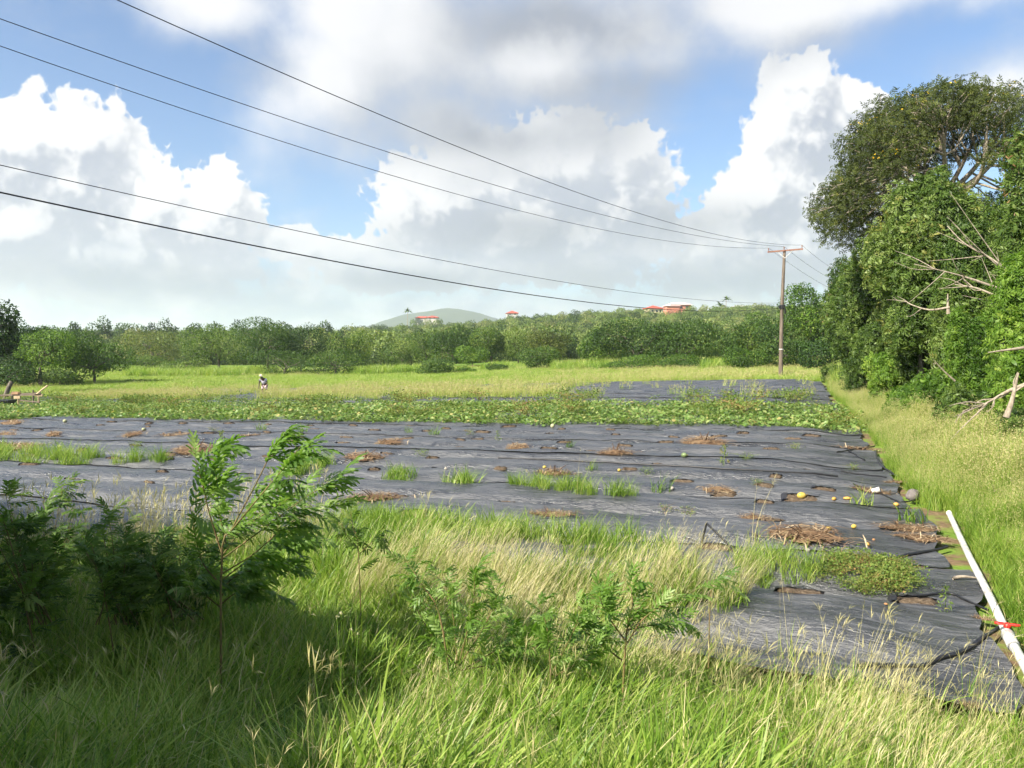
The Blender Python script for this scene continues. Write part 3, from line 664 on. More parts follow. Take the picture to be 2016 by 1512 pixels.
# ------------------------------------------------------------------ trees and bushes one can tell apart along the meadow
def pt(px, d): x = (px-CX)/FPX*d; return np.array([x, d, float(H(x, d))])
def sized(px, top, wpx, d):
    """ground point, width and height in metres of something seen wpx wide with its top at that picture height"""
    b = pt(px, d); ztop = CAMZ-(top-HY)/FPX*d; return b, wpx/FPX*d, ztop-b[2]
MID = [  # name, label, category, px, top, width, distance, underside share, leaf material, tone, leaves, leaf size
 ('shade_tree', 'dark flat-topped tree at the left border behind the wooden stand', 'tree', 55, 631, 175, 84, 0.22, m_dark, 0.30, 5200, 0.30),
 ('feathery_tree', 'yellow-green feathery tree with two slim trunks left of the round tree', 'tree', 84, 650, 115, 80, 0.32, m_bright, 0.42, 4200, 0.26),
 ('round_tree', 'round bright green tree on one short trunk in the left meadow', 'tree', 186, 654, 138, 84, 0.15, m_bright, 0.36, 6500, 0.26),
 ('undergrowth_bush', 'dark bush under the trees right behind the wooden stand', 'bush', 15, 712, 120, 78, 0.05, m_dark, 0.35, 3000, 0.26),
 ('undergrowth_bush', 'dark brownish bush at the foot of the twin-trunk tree', 'bush', 118, 728, 80, 79, 0.0, m_olive, 0.35, 2200, 0.24),
 ('undergrowth_bush', 'tall dark bush filling the gap left of the twin-trunk tree', 'bush', 35, 688, 90, 88, 0.0, m_dark, 0.40, 3000, 0.26),
 ('brown_tree', 'brownish olive tree behind the round bright tree', 'tree', 305, 652, 130, 150, 0.10, m_brown, 0.55, 4200, 0.38),
 ('olive_tree', 'olive green tree left of the tall dark tree behind the person', 'tree', 430, 640, 130, 116, 0.18, m_olive, 0.62, 5200, 0.30),
 ('tall_tree', 'tall dark green tree rising straight behind the person', 'tree', 528, 628, 120, 108, 0.22, m_mid, 0.42, 6000, 0.28),
 ('tall_tree', 'dark tree overlapping the right side of the tall tree behind the person', 'tree', 592, 640, 100, 112, 0.12, m_dark, 0.50, 4600, 0.28),
 ('meadow_bush', 'low dark bush in front of the tall tree beside the person', 'bush', 560, 690, 120, 104, 0.02, m_mid, 0.40, 2600, 0.24),
 ('dark_tree', 'dark bushy tree left of the tall pale grass patch', 'tree', 690, 652, 85, 108, 0.12, m_mid, 0.36, 4200, 0.28),
 ('dense_bush', 'broad dark bush with leaves down to the meadow, left of the pale grass', 'bush', 660, 690, 110, 100, 0.02, m_dark, 0.55, 3000, 0.24),
 ('grey_tree', 'grey-green airy tree just behind the tall pale grass patch', 'tree', 790, 668, 70, 118, 0.15, m_olive, 0.70, 2400, 0.28),
 ('olive_tree', 'olive tree between the grey tree and the dark dome-shaped tree', 'tree', 838, 652, 80, 124, 0.12, m_olive, 0.50, 3600, 0.30),
 ('dome_tree', 'dark dome-shaped tree in the middle of the far tree line', 'tree', 892, 648, 92, 118, 0.12, m_mid, 0.30, 5200, 0.28),
 ('bright_tree', 'small bright yellow-green tree in front of the dome-shaped tree', 'tree', 930, 682, 62, 112, 0.20, m_bright, 0.45, 2600, 0.26),
 ('leafy_tree', 'mid green tree right of the dome-shaped tree', 'tree', 968, 646, 80, 116, 0.18, m_mid, 0.58, 4600, 0.28),
 ('pale_tree', 'pale olive tree beside the brown-tinged tree in the centre', 'tree', 1020, 646, 75, 116, 0.15, m_olive, 0.78, 4200, 0.28),
 ('brown_tree', 'brown-tinged tree left of the widest dark tree', 'tree', 1080, 652, 82, 112, 0.15, m_brown, 0.50, 4600, 0.28),
 ('glossy_bush', 'tall glossy green bush standing out in front of the tree line', 'bush', 1060, 682, 76, 96, 0.03, m_mid, 0.55, 3400, 0.24),
 ('round_bush', 'rounded mid green bush in front of the pale grass patch', 'bush', 858, 708, 66, 92, 0.02, m_mid, 0.50, 2600, 0.22),
 ('little_bush', 'little yellowish bush between two bushes at the meadow edge', 'bush', 917, 722, 38, 94, 0.02, m_bright, 0.35, 1200, 0.20),
 ('little_bush', 'little dark bush just right of the yellowish one at the meadow edge', 'bush', 978, 715, 40, 95, 0.02, m_mid, 0.45, 1300, 0.20),
 ('yellow_tree', 'small yellow-green tree at the left shoulder of the widest dark tree', 'tree', 1168, 660, 56, 96, 0.10, m_bright, 0.32, 2600, 0.26),
 ('wide_tree', 'widest dark green tree, spreading below the two hilltop houses', 'tree', 1250, 628, 150, 92, 0.08, m_mid, 0.34, 7000, 0.30),
 ('wide_tree', 'right-hand half of the broad dark tree pair below the houses', 'tree', 1350, 634, 130, 90, 0.08, m_mid, 0.40, 6500, 0.30),
 ('hedge_bush', 'bright low hedge bush in front of the widest dark tree', 'bush', 1250, 698, 110, 84, 0.0, m_bright, 0.25, 3200, 0.20),
 ('hedge_bush', 'bright low hedge bush in front of the right-hand broad tree', 'bush', 1345, 698, 100, 83, 0.0, m_bright, 0.20, 3000, 0.20),
 ('hillside_tree', 'grey-green tree in the gap left of the utility pole', 'tree', 1425, 650, 70, 100, 0.1, m_olive, 0.45, 3000, 0.28),
 ('pole_tree', 'dark broad-leaved tree directly left of the utility pole', 'tree', 1480, 618, 110, 84, 0.06, m_mid, 0.42, 5600, 0.28),
 ('pole_bush', 'bright leafy bush at the foot of the tree left of the pole', 'bush', 1470, 682, 90, 78, 0.0, m_bright, 0.22, 3000, 0.22),
 ('pole_tree', 'tall bright-topped tree directly right of the utility pole', 'tree', 1592, 562, 105, 82, 0.12, m_bright, 0.30, 7500, 0.28),
 ('pole_tree', 'dark tree behind the base of the utility pole', 'tree', 1548, 640, 110, 80, 0.02, m_dark, 0.62, 5200, 0.26),
 ('dark_bush', 'dark bush between the pole and the right-hand thicket', 'bush', 1620, 655, 90, 74, 0.0, m_dark, 0.60, 4200, 0.24),
 ('scrub_bush', 'scrubby bush in the left meadow right of the round tree', 'bush', 285, 700, 90, 116, 0.0, m_olive, 0.42, 2400, 0.26),
 ('scrub_bush', 'scrubby grey bush below the olive tree in the left meadow', 'bush', 365, 705, 90, 112, 0.0, m_olive, 0.52, 2400, 0.26),
 ('meadow_bush', 'low dark leafy clump alone in the meadow left of the person', 'bush', 405, 752, 95, 84, 0.0, m_mid, 0.48, 1900, 0.20),
 ('meadow_bush', 'low leafy clump further left in the meadow, beside the dark one', 'bush', 285, 748, 80, 88, 0.0, m_mid, 0.55, 1600, 0.20),
]
for i, (nm, lab, cat, px, top, w, d, us, m, tn, n, lf) in enumerate(MID):
    b, W, Ht = sized(px, top, w, d)
    tree(nm, lab, cat, b, W*1.18, Ht*1.05, Ht*us, m, 500+i, n=int(n*1.75), leaf=lf*0.76, k=8 if W > 4 else 6, rad=max(0.05, W*0.022), tone=tn, trunks=2 if 'two slim' in lab else 1, dth=W*0.9, droop=0.2, spread=0.18)
# crowns of the far row on the left, against the sky
SKY = [(148, 633, 26, 'small flat-topped dark tree left of the tallest one on the far left skyline'), (200, 621, 42, 'tallest dark tree standing alone on the far left skyline'), (255, 634, 50, 'low dark tree just right of the tallest on the left skyline'),
       (335, 625, 40, 'dark skyline tree above the brownish tree, second tallest on the left'), (300, 634, 40, 'low dark skyline tree above the left part of the brownish tree'), (385, 634, 44, 'dark skyline tree above the left edge of the olive tree'),
       (425, 634, 36, 'dark skyline tree straight above the olive tree'), (475, 628, 40, 'dark skyline tree between the olive tree and the person\'s tall tree'), (520, 628, 44, 'dark skyline tree peeping over the tall tree behind the person'),
       (560, 632, 40, 'dark skyline tree above the tall tree\'s right shoulder'), (640, 632, 36, 'dark skyline tree right of the tall trees, nearest the far hill'), (100, 640, 50, 'broad low dark skyline tree above the feathery yellow-green tree')]
for i, (px, top, w, lab) in enumerate(SKY):
    b, W, Ht = sized(px, top, w, 262+8*(i % 3))
    tree('skyline_tree', lab, 'tree', b, W*1.15, Ht, Ht*0.25, m_dark, 700+i, n=1600, leaf=0.62, k=9, rad=0.2, tone=0.45, group='dark trees along the far left skyline', limbn=4)
# overhanging crown at the left border
b, W, Ht = sized(-12, 590, 105, 66)
tree('leaning_tree', 'dark tree reaching in from the left border with hanging pods', 'tree', b, W, Ht, Ht*0.42, m_dark, 731, n=6000, leaf=0.28, k=15, rad=0.16, tone=0.35, flat=0.7, droop=0.5)
# palms by the hilltop houses
m_palm = leafmat('palm_leaf', G_OLIVE, 0.2)
for i, (px, top, d, lab) in enumerate([(1427, 587, 505, 'tall palm with a ragged head on the hilltop skyline'), (1415, 598, 470, 'shorter palm just left of the tallest hilltop palm'), (802, 610, 590, 'lone palm left of the two red-roofed far houses'), (1440, 620, 380, 'palm with a pale trunk on the slope below the hilltop')]):
    b, W, Ht = sized(px, top, 20, d); r = np.random.default_rng(800+i); t = thing('palm_tree', b, lab, 'palm')
    tm = MB(); tm.add(*tube(curve([[0, 0, -1], [0.2, 0, Ht*0.5], [0.5, 0, Ht-1.2]], 6), [0.30, 0.24, 0.22, 0.2, 0.18, 0.16], 6)); tm.obj('trunk', m_palebark, t, True)
    cm = MB(); n = 26; dd = sphere_dirs(r, n); dd[:, 2] = np.abs(dd[:, 2])*0.8+0.05; M = basis(dd); M[:, :, 0] *= 0.28; M[:, :, 2] *= 1.6
    stamp(cm, FROND, FRONDF, M, np.tile([0.5, 0, Ht-1.3], (n, 1)), 3.0+r.random(n), np.clip(0.4+0.2*r.normal(size=n), 0, 1)); cm.obj('crown', m_palm, t)

# ------------------------------------------------------------------ thicket along the right side
LEU = [(0.0, (0.032, 0.072, 0.013)), (0.4, (0.110, 0.185, 0.034)), (0.7, (0.185, 0.265, 0.058)), (0.88, (0.28, 0.36, 0.11)), (1.0, (0.30, 0.30, 0.08))]
m_leu = leafmat('feather_leaf', [(p_, tuple(v_*0.74 for v_ in q_)) for p_, q_ in LEU], 0.36, 0.5, 0.35, noise=0.7)
m_leu_b = leafmat('feather_leaf_fresh', [(0.0, (0.05, 0.11, 0.014)), (0.4, (0.112, 0.20, 0.025)), (0.75, (0.18, 0.27, 0.042)), (1.0, (0.27, 0.34, 0.06))], 0.4, 0.5, 0.35, noise=0.9)
m_flam = leafmat('flamboyant_leaf', [(0.0, (0.022, 0.032, 0.010)), (0.45, (0.070, 0.092, 0.024)), (0.8, (0.13, 0.155, 0.038)), (1.0, (0.24, 0.23, 0.06))], 0.3, 0.55, 0.25, noise=0.6)
def feather(name, label, px, top, w, d, us, m, tn, n, seed, leaf=0.30, cat='tree', pods=0, k=40, dth=None, trunks=3, z1=None):
    b, W, Ht = sized(px, top, w, d); r = np.random.default_rng(seed)
    t = thing(name, b, label, cat); lob = make_lobes(r, W, dth or W*0.85, Ht*(1-us), Ht*us, k, 0.20)
    tm = MB()
    for q in range(trunks):
        limbs(tm, r, [r.normal()*0.4, r.normal()*0.3, -0.3], [lob[i] for i in r.permutation(k)[:6]], 0.05+W*0.008, Ht*(us+0.10+0.12*r.random()), n=5)
    tm.obj('trunk', m_bark, t, True)
    P, N, pk = lobe_points(r, lob, n, 0.20, 0.12); lt = r.normal(size=k)*0.15
    cm = MB(); big = r.random(len(P)) < 0.12; tt = tn+lt[pk]
    leaves_on(cm, r, P[~big], N[~big], leaf*1.1, FEATH, 1.0, 0.25, tt[~big], 0.17, 0, (0.35, 0.05, 0.05), 0.9)
    leaves_on(cm, r, P[big]+N[big]*0.12, N[big], leaf*0.75, (FROND, FRONDF), 0.45, 0.5, tt[big]+0.12, 0.15, 0, (0.6, 0, 0.1), 0.6)
    cm.obj('crown', m, t)
    if pods:
        top_ = [q for q in lob if q[2] > Ht*0.55] or lob
        P, N, _ = lobe_points(r, top_, pods, 0.05, 0.0); pm = MB(); leaves_on(pm, r, P, N, 0.20, wid=0.22, droop=1.0, tone=0.5, spread=0.25); tag(pm.obj('pods', m_pod, t), kind='stuff')
    return t
feather('thicket_tree', 'thicket tree with reddish pods nearest the utility pole', 1672, 505, 125, 50, 0.04, m_leu, 0.34, 11000, 901, 0.30, pods=500)
feather('thicket_tree', 'dark thicket tree below the left rim of the flowering crown', 1725, 430, 150, 42, 0.05, m_leu, 0.36, 13000, 902, 0.30, pods=260)
feather('thicket_tree', 'tall feathery green tree under the flowering crown', 1815, 335, 215, 31, 0.10, m_leu, 0.50, 24000, 903, 0.27)
feather('thicket_tree', 'feathery tree with brown hanging pods at the upper right border', 2030, 205, 150, 26, 0.25, m_leu, 0.42, 12000, 904, 0.27, pods=1500)
feather('thicket_tree', 'tangled green tree behind the pale dead branches', 1925, 395, 210, 28, 0.06, m_leu, 0.44, 24000, 905, 0.26)
feather('thicket_tree', 'leafy tree filling the right border above the fallen branches', 2040, 430, 200, 22, 0.05, m_leu_b, 0.34, 17000, 906, 0.24)
feather('draped_tree', 'bright vine-draped column of leaves in front of the dark thicket', 1925, 600, 110, 25.5, 0.0, m_leu_b, 0.42, 9000, 907, 0.20, trunks=1)
feather('thicket_shrub', 'bright feathery shrub bulging out at the edge of the grass', 1772, 668, 120, 33, 0.0, m_leu_b, 0.42, 9000, 908, 0.24, 'shrub')
feather('thicket_shrub', 'low green shrub in front of the vine-draped column', 1860, 730, 150, 26, 0.0, m_leu_b, 0.26, 7500, 909, 0.20, 'shrub', trunks=1)
feather('thicket_shrub', 'ferny shrub behind the broken branch at the right border', 2010, 640, 130, 20, 0.0, m_leu_b, 0.40, 7000, 910, 0.22, 'shrub', trunks=1)
feather('thicket_shrub', 'dark shrub at the foot of the thicket behind the bright one', 1725, 640, 130, 39, 0.0, m_leu, 0.30, 8000, 911, 0.26, 'shrub')
feather('thicket_shrub', 'low bright shrub spilling over the verge below the bright feathery one', 1800, 745, 110, 27.5, 0.0, m_leu_b, 0.34, 4500, 914, 0.20, 'shrub', k=14, trunks=1)
feather('thicket_shrub', 'low shrub spilling over the verge left of the bare twigs', 1905, 765, 120, 22.5, 0.0, m_leu, 0.42, 4500, 915, 0.18, 'shrub', k=14, trunks=1)
feather('thicket_shrub', 'low brownish shrub on the verge at the right border', 2005, 800, 110, 18.5, 0.0, m_leu, 0.40, 3600, 916, 0.16, 'shrub', k=12, trunks=1)
feather('edge_shrub', 'small dark shrub in pale grass near the far end of the thicket', 1640, 722, 50, 55, 0.0, m_leu, 0.40, 1800, 912, 0.22, 'shrub', k=7, trunks=1)
feather('edge_shrub', 'small dark shrub in pale grass beside the bright feathery shrub', 1693, 738, 60, 43, 0.0, m_leu, 0.42, 2200, 913, 0.20, 'shrub', k=7, trunks=1)

# flowering tree with the open branch-work
b = pt(1850, 36.5); t = thing('flowering_tree', b, 'tall umbrella-crowned tree with yellow blossom above the thicket', 'tree')
r = np.random.default_rng(77); zf = 9.7-b[2]; fork = np.array([-0.2, 0, zf]); RX, RY, RZ = 5.1, 4.6, 4.9
lob = []
while len(lob) < 92:
    d_ = sphere_dirs(r, 1)[0]
    if d_[2] < -0.34: continue
    if d_[1] < -0.30 and -0.2 < d_[2] < 0.62 and -0.45 < d_[0] < 0.75 and r.random() < 0.80: continue
    q = 0.80+0.16*r.random(); s = 0.75+0.45*r.random()
    lob.append((fork[0]+d_[0]*RX*q, d_[1]*RY*q, zf-0.2+d_[2]*RZ*q if d_[2] > 0 else zf-0.2+d_[2]*4.4*q, s*1.15, s*1.15, s*0.78))
tm = MB(); tm.add(*tube(curve([[0.5, 0.2, -0.4], [0.2, 0.1, zf*0.5], fork], 9), np.linspace(0.34, 0.22, 9), 10))
main = []
for q in range(9):
    a = q/9*6.283+r.normal()*0.2; e = fork+np.array([math.cos(a)*RX*0.55, math.sin(a)*RY*0.55, 1.2+2.2*r.random()])
    P = curve([fork-np.array([0, 0, 0.3]), fork*0.5+e*0.5+np.array([r.normal()*0.3, r.normal()*0.3, -0.35]), e], 9); tm.add(*tube(P, np.linspace(0.15, 0.06, 9), 7)); main.append(P)
allp = np.concatenate([m_[3:] for m_ in main])
for L in lob:
    c_ = np.array(L[:3]); s = allp[np.argmin(np.linalg.norm(allp-(c_*0.62+fork*0.38), axis=1))]
    P = curve([s, (s+c_)/2+r.normal(size=3)*0.22, c_], 6); tm.add(*tube(P, np.linspace(0.055, 0.018, 6), 5))
    for _ in range(5):
        e = c_+sphere_dirs(r, 1)[0]*np.array(L[3:6])*0.95; s2 = P[2+r.integers(0, 3)]; tm.add(*tube(curve([s2, (s2+e)/2+r.normal(size=3)*0.12, e], 4), np.linspace(0.022, 0.008, 4), 4))
tm.obj('trunk', m_palebark, t, True)
P, N, pk = lobe_points(r, lob, 32000, 0.25, 0.34); lt = r.normal(size=len(lob))*0.09
cm = MB(); leaves_on(cm, r, P, N, 0.25, FEATH, 0.9, 0.1, 0.42+lt[pk], 0.18, 0, (0.3, 0, 0.1), 0.6); cm.obj('crown', m_flam, t)
fl = [q for q in lob if q[1] < 0.0 and q[2] > zf+0.6]; pick = r.permutation(len(fl))[:8]
P, N, _ = lobe_points(r, [fl[i] for i in pick], 1100, 0.05, 0.0); m_ = (N[:, 1] < 0.2) & (N[:, 2] > -0.1) & (fbm(P[:, 0]*2.2, P[:, 2]*2.2, 8) > 0.06)
fm = MB(); leaves_on(fm, r, P[m_]+N[m_]*0.08, N[m_], 0.09, wid=0.9, droop=-0.2, tone=0.5, spread=0.3); tag(fm.obj('blossom', m_yellow, t), kind='stuff')

# trees behind the camera on the left: they throw the shade over the near left corner
RT = [(-9.2, -4.0, 6.9, 5.4, 'dense roadside tree behind the viewpoint, outside the view'), (-8.7, -1.4, 6.9, 5.4, 'dense roadside tree level with the viewpoint on the left, outside the view'), (-8.6, 0.9, 6.6, 5.2, 'dense roadside tree just ahead on the left, outside the view'), (-8.6, 3.6, 4.2, 4.6, 'lower dense roadside tree farthest ahead on the left, outside the view')]
RT += [(-15.5, -6.5, 12.5, 8.0, 'tall unseen tree behind the hedge trees, added to block sky light'), (-17.5, -1.0, 13.0, 8.0, 'tallest unseen tree, added well to the left to block sky light'), (-18.0, 4.5, 11.5, 7.5, 'tall unseen tree far to the left, added to block sky light'), (-2.5, -7.5, 7.5, 6.0, 'unseen tree straight behind the viewpoint, added to block sky light'), (3.5, -7.5, 8.0, 6.5, 'unseen tree behind the viewpoint to the right, added to block sky light'), (9.5, -6.5, 8.5, 6.5, 'unseen tree behind the viewpoint, farthest right, added to block sky light')]  # unseen trees added only to block sky light and deepen the shade
for i, (x, y, h_, w_, lab) in enumerate(RT):
    tree('unseen_tree', lab, 'tree', (x, y, float(H(x, y))), w_, h_, 0.1, m_mid, 950+i, n=17000, leaf=0.5, k=30, rad=0.2, group='roadside trees beside the viewpoint', inner=0.3)

# pale dead branches in front of the thicket
def branch(label, pts, d, rad, seed, twigs=7, name='dead_branch', dj=0.35):
    r = np.random.default_rng(seed); W = np.array([at(px, py, d+dj*i) for i, (px, py) in enumerate(pts)]); b = W[0].copy()
    t = thing(name, b, label, 'branch'); C = curve(W-b, 4*len(pts)); mb = MB(); mb.add(*tube(C, np.linspace(rad, rad*0.25, len(C)), 7)); mb.obj('limb', m_palebark, t, True)
    tw = MB(); L = np.linalg.norm(C[-1]-C[0])
    for q in range(twigs):
        i = r.integers(len(C)//4, len(C)-2); dd = C[i+1]-C[i]; dd = dd/np.linalg.norm(dd)+r.normal(size=3)*0.55; e = C[i]+dd*L*(0.12+0.22*r.random())
        tw.add(*tube(curve([C[i], (C[i]+e)/2+r.normal(size=3)*0.05, e], 6), np.linspace(rad*0.35, rad*0.1, 6), 5))
    if twigs: tw.obj('twigs', m_palebark, t, True)
branch('long pale dead branch arching down across the right thicket', [(2040, 640), (2005, 560), (1960, 515), (1900, 480), (1865, 445)], 23.5, 0.05, 1, 12)
branch('straight pale dead branch lying level in the right thicket', [(2060, 592), (1990, 575), (1900, 545), (1800, 520)], 23.0, 0.045, 2, 10)
branch('second level dead branch just below the straight one', [(2060, 612), (1980, 590), (1925, 568), (1880, 560)], 22.6, 0.05, 3, 6)
branch('short thin dead branch near the vine-draped column', [(1870, 605), (1830, 610), (1795, 600), (1780, 590)], 24.0, 0.035, 4, 4)
branch('upright pale broken stub in the thicket', [(1867, 618), (1866, 600), (1866, 578)], 24.3, 0.06, 5, 0, dj=0.0)
branch('broken upright branch with a pale torn end at the right border', [(1981, 822), (1992, 790), (1999, 760), (2005, 734)], 17.0, 0.065, 6, 2, dj=0.0)
branch('fan of bare twigs leaning into the grass at the right border', [(2050, 745), (1985, 770), (1940, 795), (1895, 810)], 17.4, 0.05, 7, 16, dj=0.1)
branch('cut pale pole poking out of the ferny shrub', [(2040, 682), (1990, 688), (1945, 694)], 17.8, 0.045, 8, 0, dj=0.0)
branch('pale dead stick leaning behind the grass at the thicket foot', [(1880, 750), (1858, 730), (1838, 708)], 23.0, 0.03, 9, 2, dj=0.0)

# ------------------------------------------------------------------ growth on and round the field
r = np.random.default_rng(5)
def uvpatch(u0, u1, v0, v1, density, r=r, hf=H_film):
    n = int(density*(u1-u0)*(v1-v0)); u = u0+(u1-u0)*r.random(n); v = v0+(v1-v0)*r.random(n); x, y = uv2xy(u, v); return np.stack([x, y, hf(x, y)], -1), u, v
def visible(P, m=160):
    a, b, c = proj(P[:, 0], P[:, 1], P[:, 2]); return (c > 0.5) & (a > -m*2) & (a < 2016+m*2)
# vine bed
P, u, v = uvpatch(-56, 0.3, 19.2, 35.5, 9.5)
den = 0.62+1.1*fbm(u/3.0, v/1.6, 91)+0.25*np.cos(2*np.pi*v/RIDGE)
den += 0.10
den *= np.where(v > 30.5, np.where(u > -22, 0.12, 0.6), 1.0)*np.where((v > 27) & (u > -1.5), 0.5, 1.0)
edge = 19.5+0.5*fbm(u/2.2, u*0, 17)*2
m_ = (r.random(len(P)) < den) & visible(P) & (v > edge)
scatter('squash_vines', 'bed of broad-leaved green squash vines across the middle of the field', 'vines', 'vine', P[m_], (0.8+0.6*r.random(m_.sum()))*(1-0.35*sstep(26, 32, v[m_])), r=r)
m2 = (r.random(len(P)) < 0.08) & visible(P) & (v > edge+0.8) & (fbm(u/2.0, v/2.0, 37) > 0.06)
scatter('bed_weeds', 'brownish weeds and thin grass among the squash vines', 'weeds', 'weed', P[m2], 1.5+1.3*r.random(m2.sum()), r=r)
# thin grass over the film beyond the vines
P, u, v = uvpatch(-50, 0.0, 34.5, 53, 5.0)
den = np.where(u < -15, 0.75, 0.02)*(0.6+1.2*fbm(u/5, v/3, 55))+np.where((np.abs(v-36) < 1.2) & (u < -12), 0.5, 0)
den = np.where((v > 45) & (u < -17), den*0.25, den)
pp_ = ground_hit(521, 781); m_ = (r.random(len(P)) < den) & visible(P) & ~((np.abs(P[:, 0]-pp_[0]) < 1.6) & (P[:, 1] < pp_[1]+1) & (P[:, 1] > pp_[1]-8))
scatter('film_grass', 'pale thin grass growing through the far film', 'grass', 'meadowpale', P[m_], 0.7+0.5*r.random(m_.sum()), r=r)
# meadow
n = 60000; y = 44+75*r.random(n)**0.8; x = (r.random(n)*1.5-0.72)*y*1.0; u, v = xy2uv(x, y)
m_ = ((v > 52.0+0.8*fbm(u/3, u*0, 12)*2) | (u > 2.5) | (u < -55)) & (x < 0.62*y+3)
x, y = x[m_], y[m_]; P = np.stack([x, y, H(x, y)-0.03], -1); q = fbm(x/9, y/5, 15)+0.30*sstep(-10, 15, x)-0.14
pale = r.random(len(x)) < np.clip(0.05+1.0*q, 0.01, 0.38)
scatter('meadow_grass', 'fresh green meadow grass beyond the field', 'grass', 'meadow', P[~pale], 0.75+0.5*r.random((~pale).sum()), r=r)
scatter('meadow_seed_grass', 'pale seeding grass over the rising right part of the meadow', 'grass', 'meadowpale', P[pale], 0.75+0.55*r.random(pale.sum()), r=r)
# tall pale grass against the bushes
G = []
for (a, b_, d0, d1, n) in [(250, 470, 100, 112, 260), (690, 890, 96, 106, 330), (440, 540, 104, 112, 110), (1090, 1240, 86, 96, 160), (1380, 1440, 78, 84, 60), (1640, 1720, 46, 60, 120), (950, 1010, 98, 106, 50)]:
    d = d0+(d1-d0)*r.random(n); px = a+(b_-a)*r.random(n); x = (px-CX)/FPX*d; G.append(np.stack([x, d, H(x, d)], -1))
G = np.concatenate(G)
scatter('guinea_grass', 'tall pale guinea grass in clumps along the bushes', 'grass', 'guinea', G, 0.45+0.5*r.random(len(G)), r=r)
# verge along the right side of the field
n = 21000; v = -2+66*r.random(n)**1.5; u0 = np.where(v < 7.5, 0.28+0.075*np.clip(v, 0, 7), 0.42); u = u0+(3.0+0.055*v)*r.random(n)**0.9; u += (0.4*fbm(v/1.5, v*0, 77)*2+0.2*fbm(v/0.4, v*0, 78))*sstep(6.5, 9, v)
x, y = uv2xy(u, v); m_ = (y > 3.5); x, y, u, v = x[m_], y[m_], u[m_], v[m_]; P = np.stack([x, y, H(x, y)], -1); vis = visible(P, 60); P, u, v = P[vis], u[vis], v[vis]
near = (v < 7+14*r.random(len(v)))
tall = r.random(len(v)) < np.clip(0.05+0.22*(u-0.9)+0.02*v, 0.04, 0.7)
vs_ = (0.58+0.7*vnoise(P[:, 0]/0.9, P[:, 1]/0.9, 85))*(0.55+0.45*sstep(0.3, 2.2, u))*(1-0.15*sstep(8, 20, v))
a = near & ~tall; scatter('verge_grass', 'bright green grass along the white pipe on the right', 'grass', 'green', P[a], (0.9+0.5*r.random(a.sum()))*vs_[a], r=r)
a = near & tall; scatter('verge_tall_grass', 'tall bright grass behind the white pipe on the right', 'grass', 'plume', P[a], (0.85+0.35*r.random(a.sum()))*vs_[a], r=r)
a = ~near; scatter('verge_seed_grass', 'tall tawny seeding grass along the thicket', 'grass', 'plume', P[a], (0.95+0.5*r.random(a.sum()))*vs_[a], r=r)

# strips of grass in the seams between the film strips
def seam(name, label, poly, density, key, s0, s1, hf=H_film):
    P = ground_in(poly, density, r, hf); scatter(name, label, 'grass' if 'weed' not in key else 'weeds', key, P, s0+(s1-s0)*r.random(len(P)), r=r)
seam('seam_grass', 'strip of lush green grass across the near film', [(560, 1075), (700, 1030), (900, 1040), (1100, 1072), (1280, 1092), (1345, 1128), (1300, 1140), (1100, 1120), (850, 1085), (650, 1075), (560, 1100)], 24, 'green', 0.5, 0.85)
seam('seam_grass', 'thick green grass tussock left of the purslane patch', [(1430, 1135), (1520, 1128), (1600, 1145), (1610, 1165), (1500, 1165), (1435, 1155)], 55, 'green', 0.4, 0.7)
seam('purslane', 'mat of small-leaved purslane beside the looped black hose', [(1610, 1150), (1660, 1128), (1760, 1130), (1820, 1165), (1790, 1182), (1690, 1178), (1610, 1165)], 95, 'weed', 0.45, 0.8)
seam('seam_grass', 'grass strip along the left part of the film', [(-60, 905), (60, 900), (200, 912), (345, 922), (330, 930), (200, 925), (-60, 925)], 10, 'green', 0.5, 0.95)
seam('seam_grass', 'tufty grass along the seam in the middle of the film', [(990, 968), (1090, 972), (1180, 988), (1265, 1000), (1240, 1008), (1150, 998), (1040, 982), (990, 975)], 22, 'green', 0.4, 0.75)
seam('seam_grass', 'green grass patch just left of the middle seam', [(865, 958), (920, 955), (945, 966), (900, 972)], 30, 'lush', 0.6, 1.1)
seam('seam_grass', 'small grass patch right of the leaning sapling', [(750, 950), (805, 945), (810, 958), (760, 960)], 26, 'lush', 0.5, 0.95)
seam('seam_grass', 'pale grass patch showing behind the leaning sapling', [(560, 925), (650, 922), (655, 945), (570, 945)], 16, 'green', 0.5, 0.85)

# near bank: green grass, dry blond grass, stalks
n = 10500; y = 2.9+7.9*r.random(n)**0.85; x = (r.random(n)*1.46-0.73)*(y+0.5); u, v = xy2uv(x, y)
lim = -0.75+0.35*fbm(u/0.9, u*0, 44)*2-0.5*sstep(-1.5, 0, u)+4.3*sstep(-5.0, -7.0, u)
rt = sstep(-0.5, 3.0, x)                                    # towards the right the growth gets shorter and thinner
gap = fbm(x/0.45, y/0.45, 83, 2); m_ = (v < lim) & (r.random(n) > 0.45*rt) & (gap > -0.17+0.10*r.normal(size=n)*0.5); x, y, u, v, rt = x[m_], y[m_], u[m_], v[m_], rt[m_]; P = np.stack([x, y, H(x, y)-0.02], -1)
edge_ = sstep(-2.2, -0.7, v)*sstep(-2.0, -0.6, x)
dryp = np.clip(0.07+0.34*edge_+0.10*rt+0.8*fbm(x/0.8, y/0.8, 66), 0.0, 0.5)*sstep(-1.6, -0.3, x)
hs = (1-0.38*rt)*(0.80+0.7*vnoise(x/0.7, y/0.7, 84))
isdry = r.random(len(x)) < dryp; fing = r.random(len(x)) < 0.02+0.12*rt
a = ~isdry & ~fing; half = r.random(len(x)) < 0.5
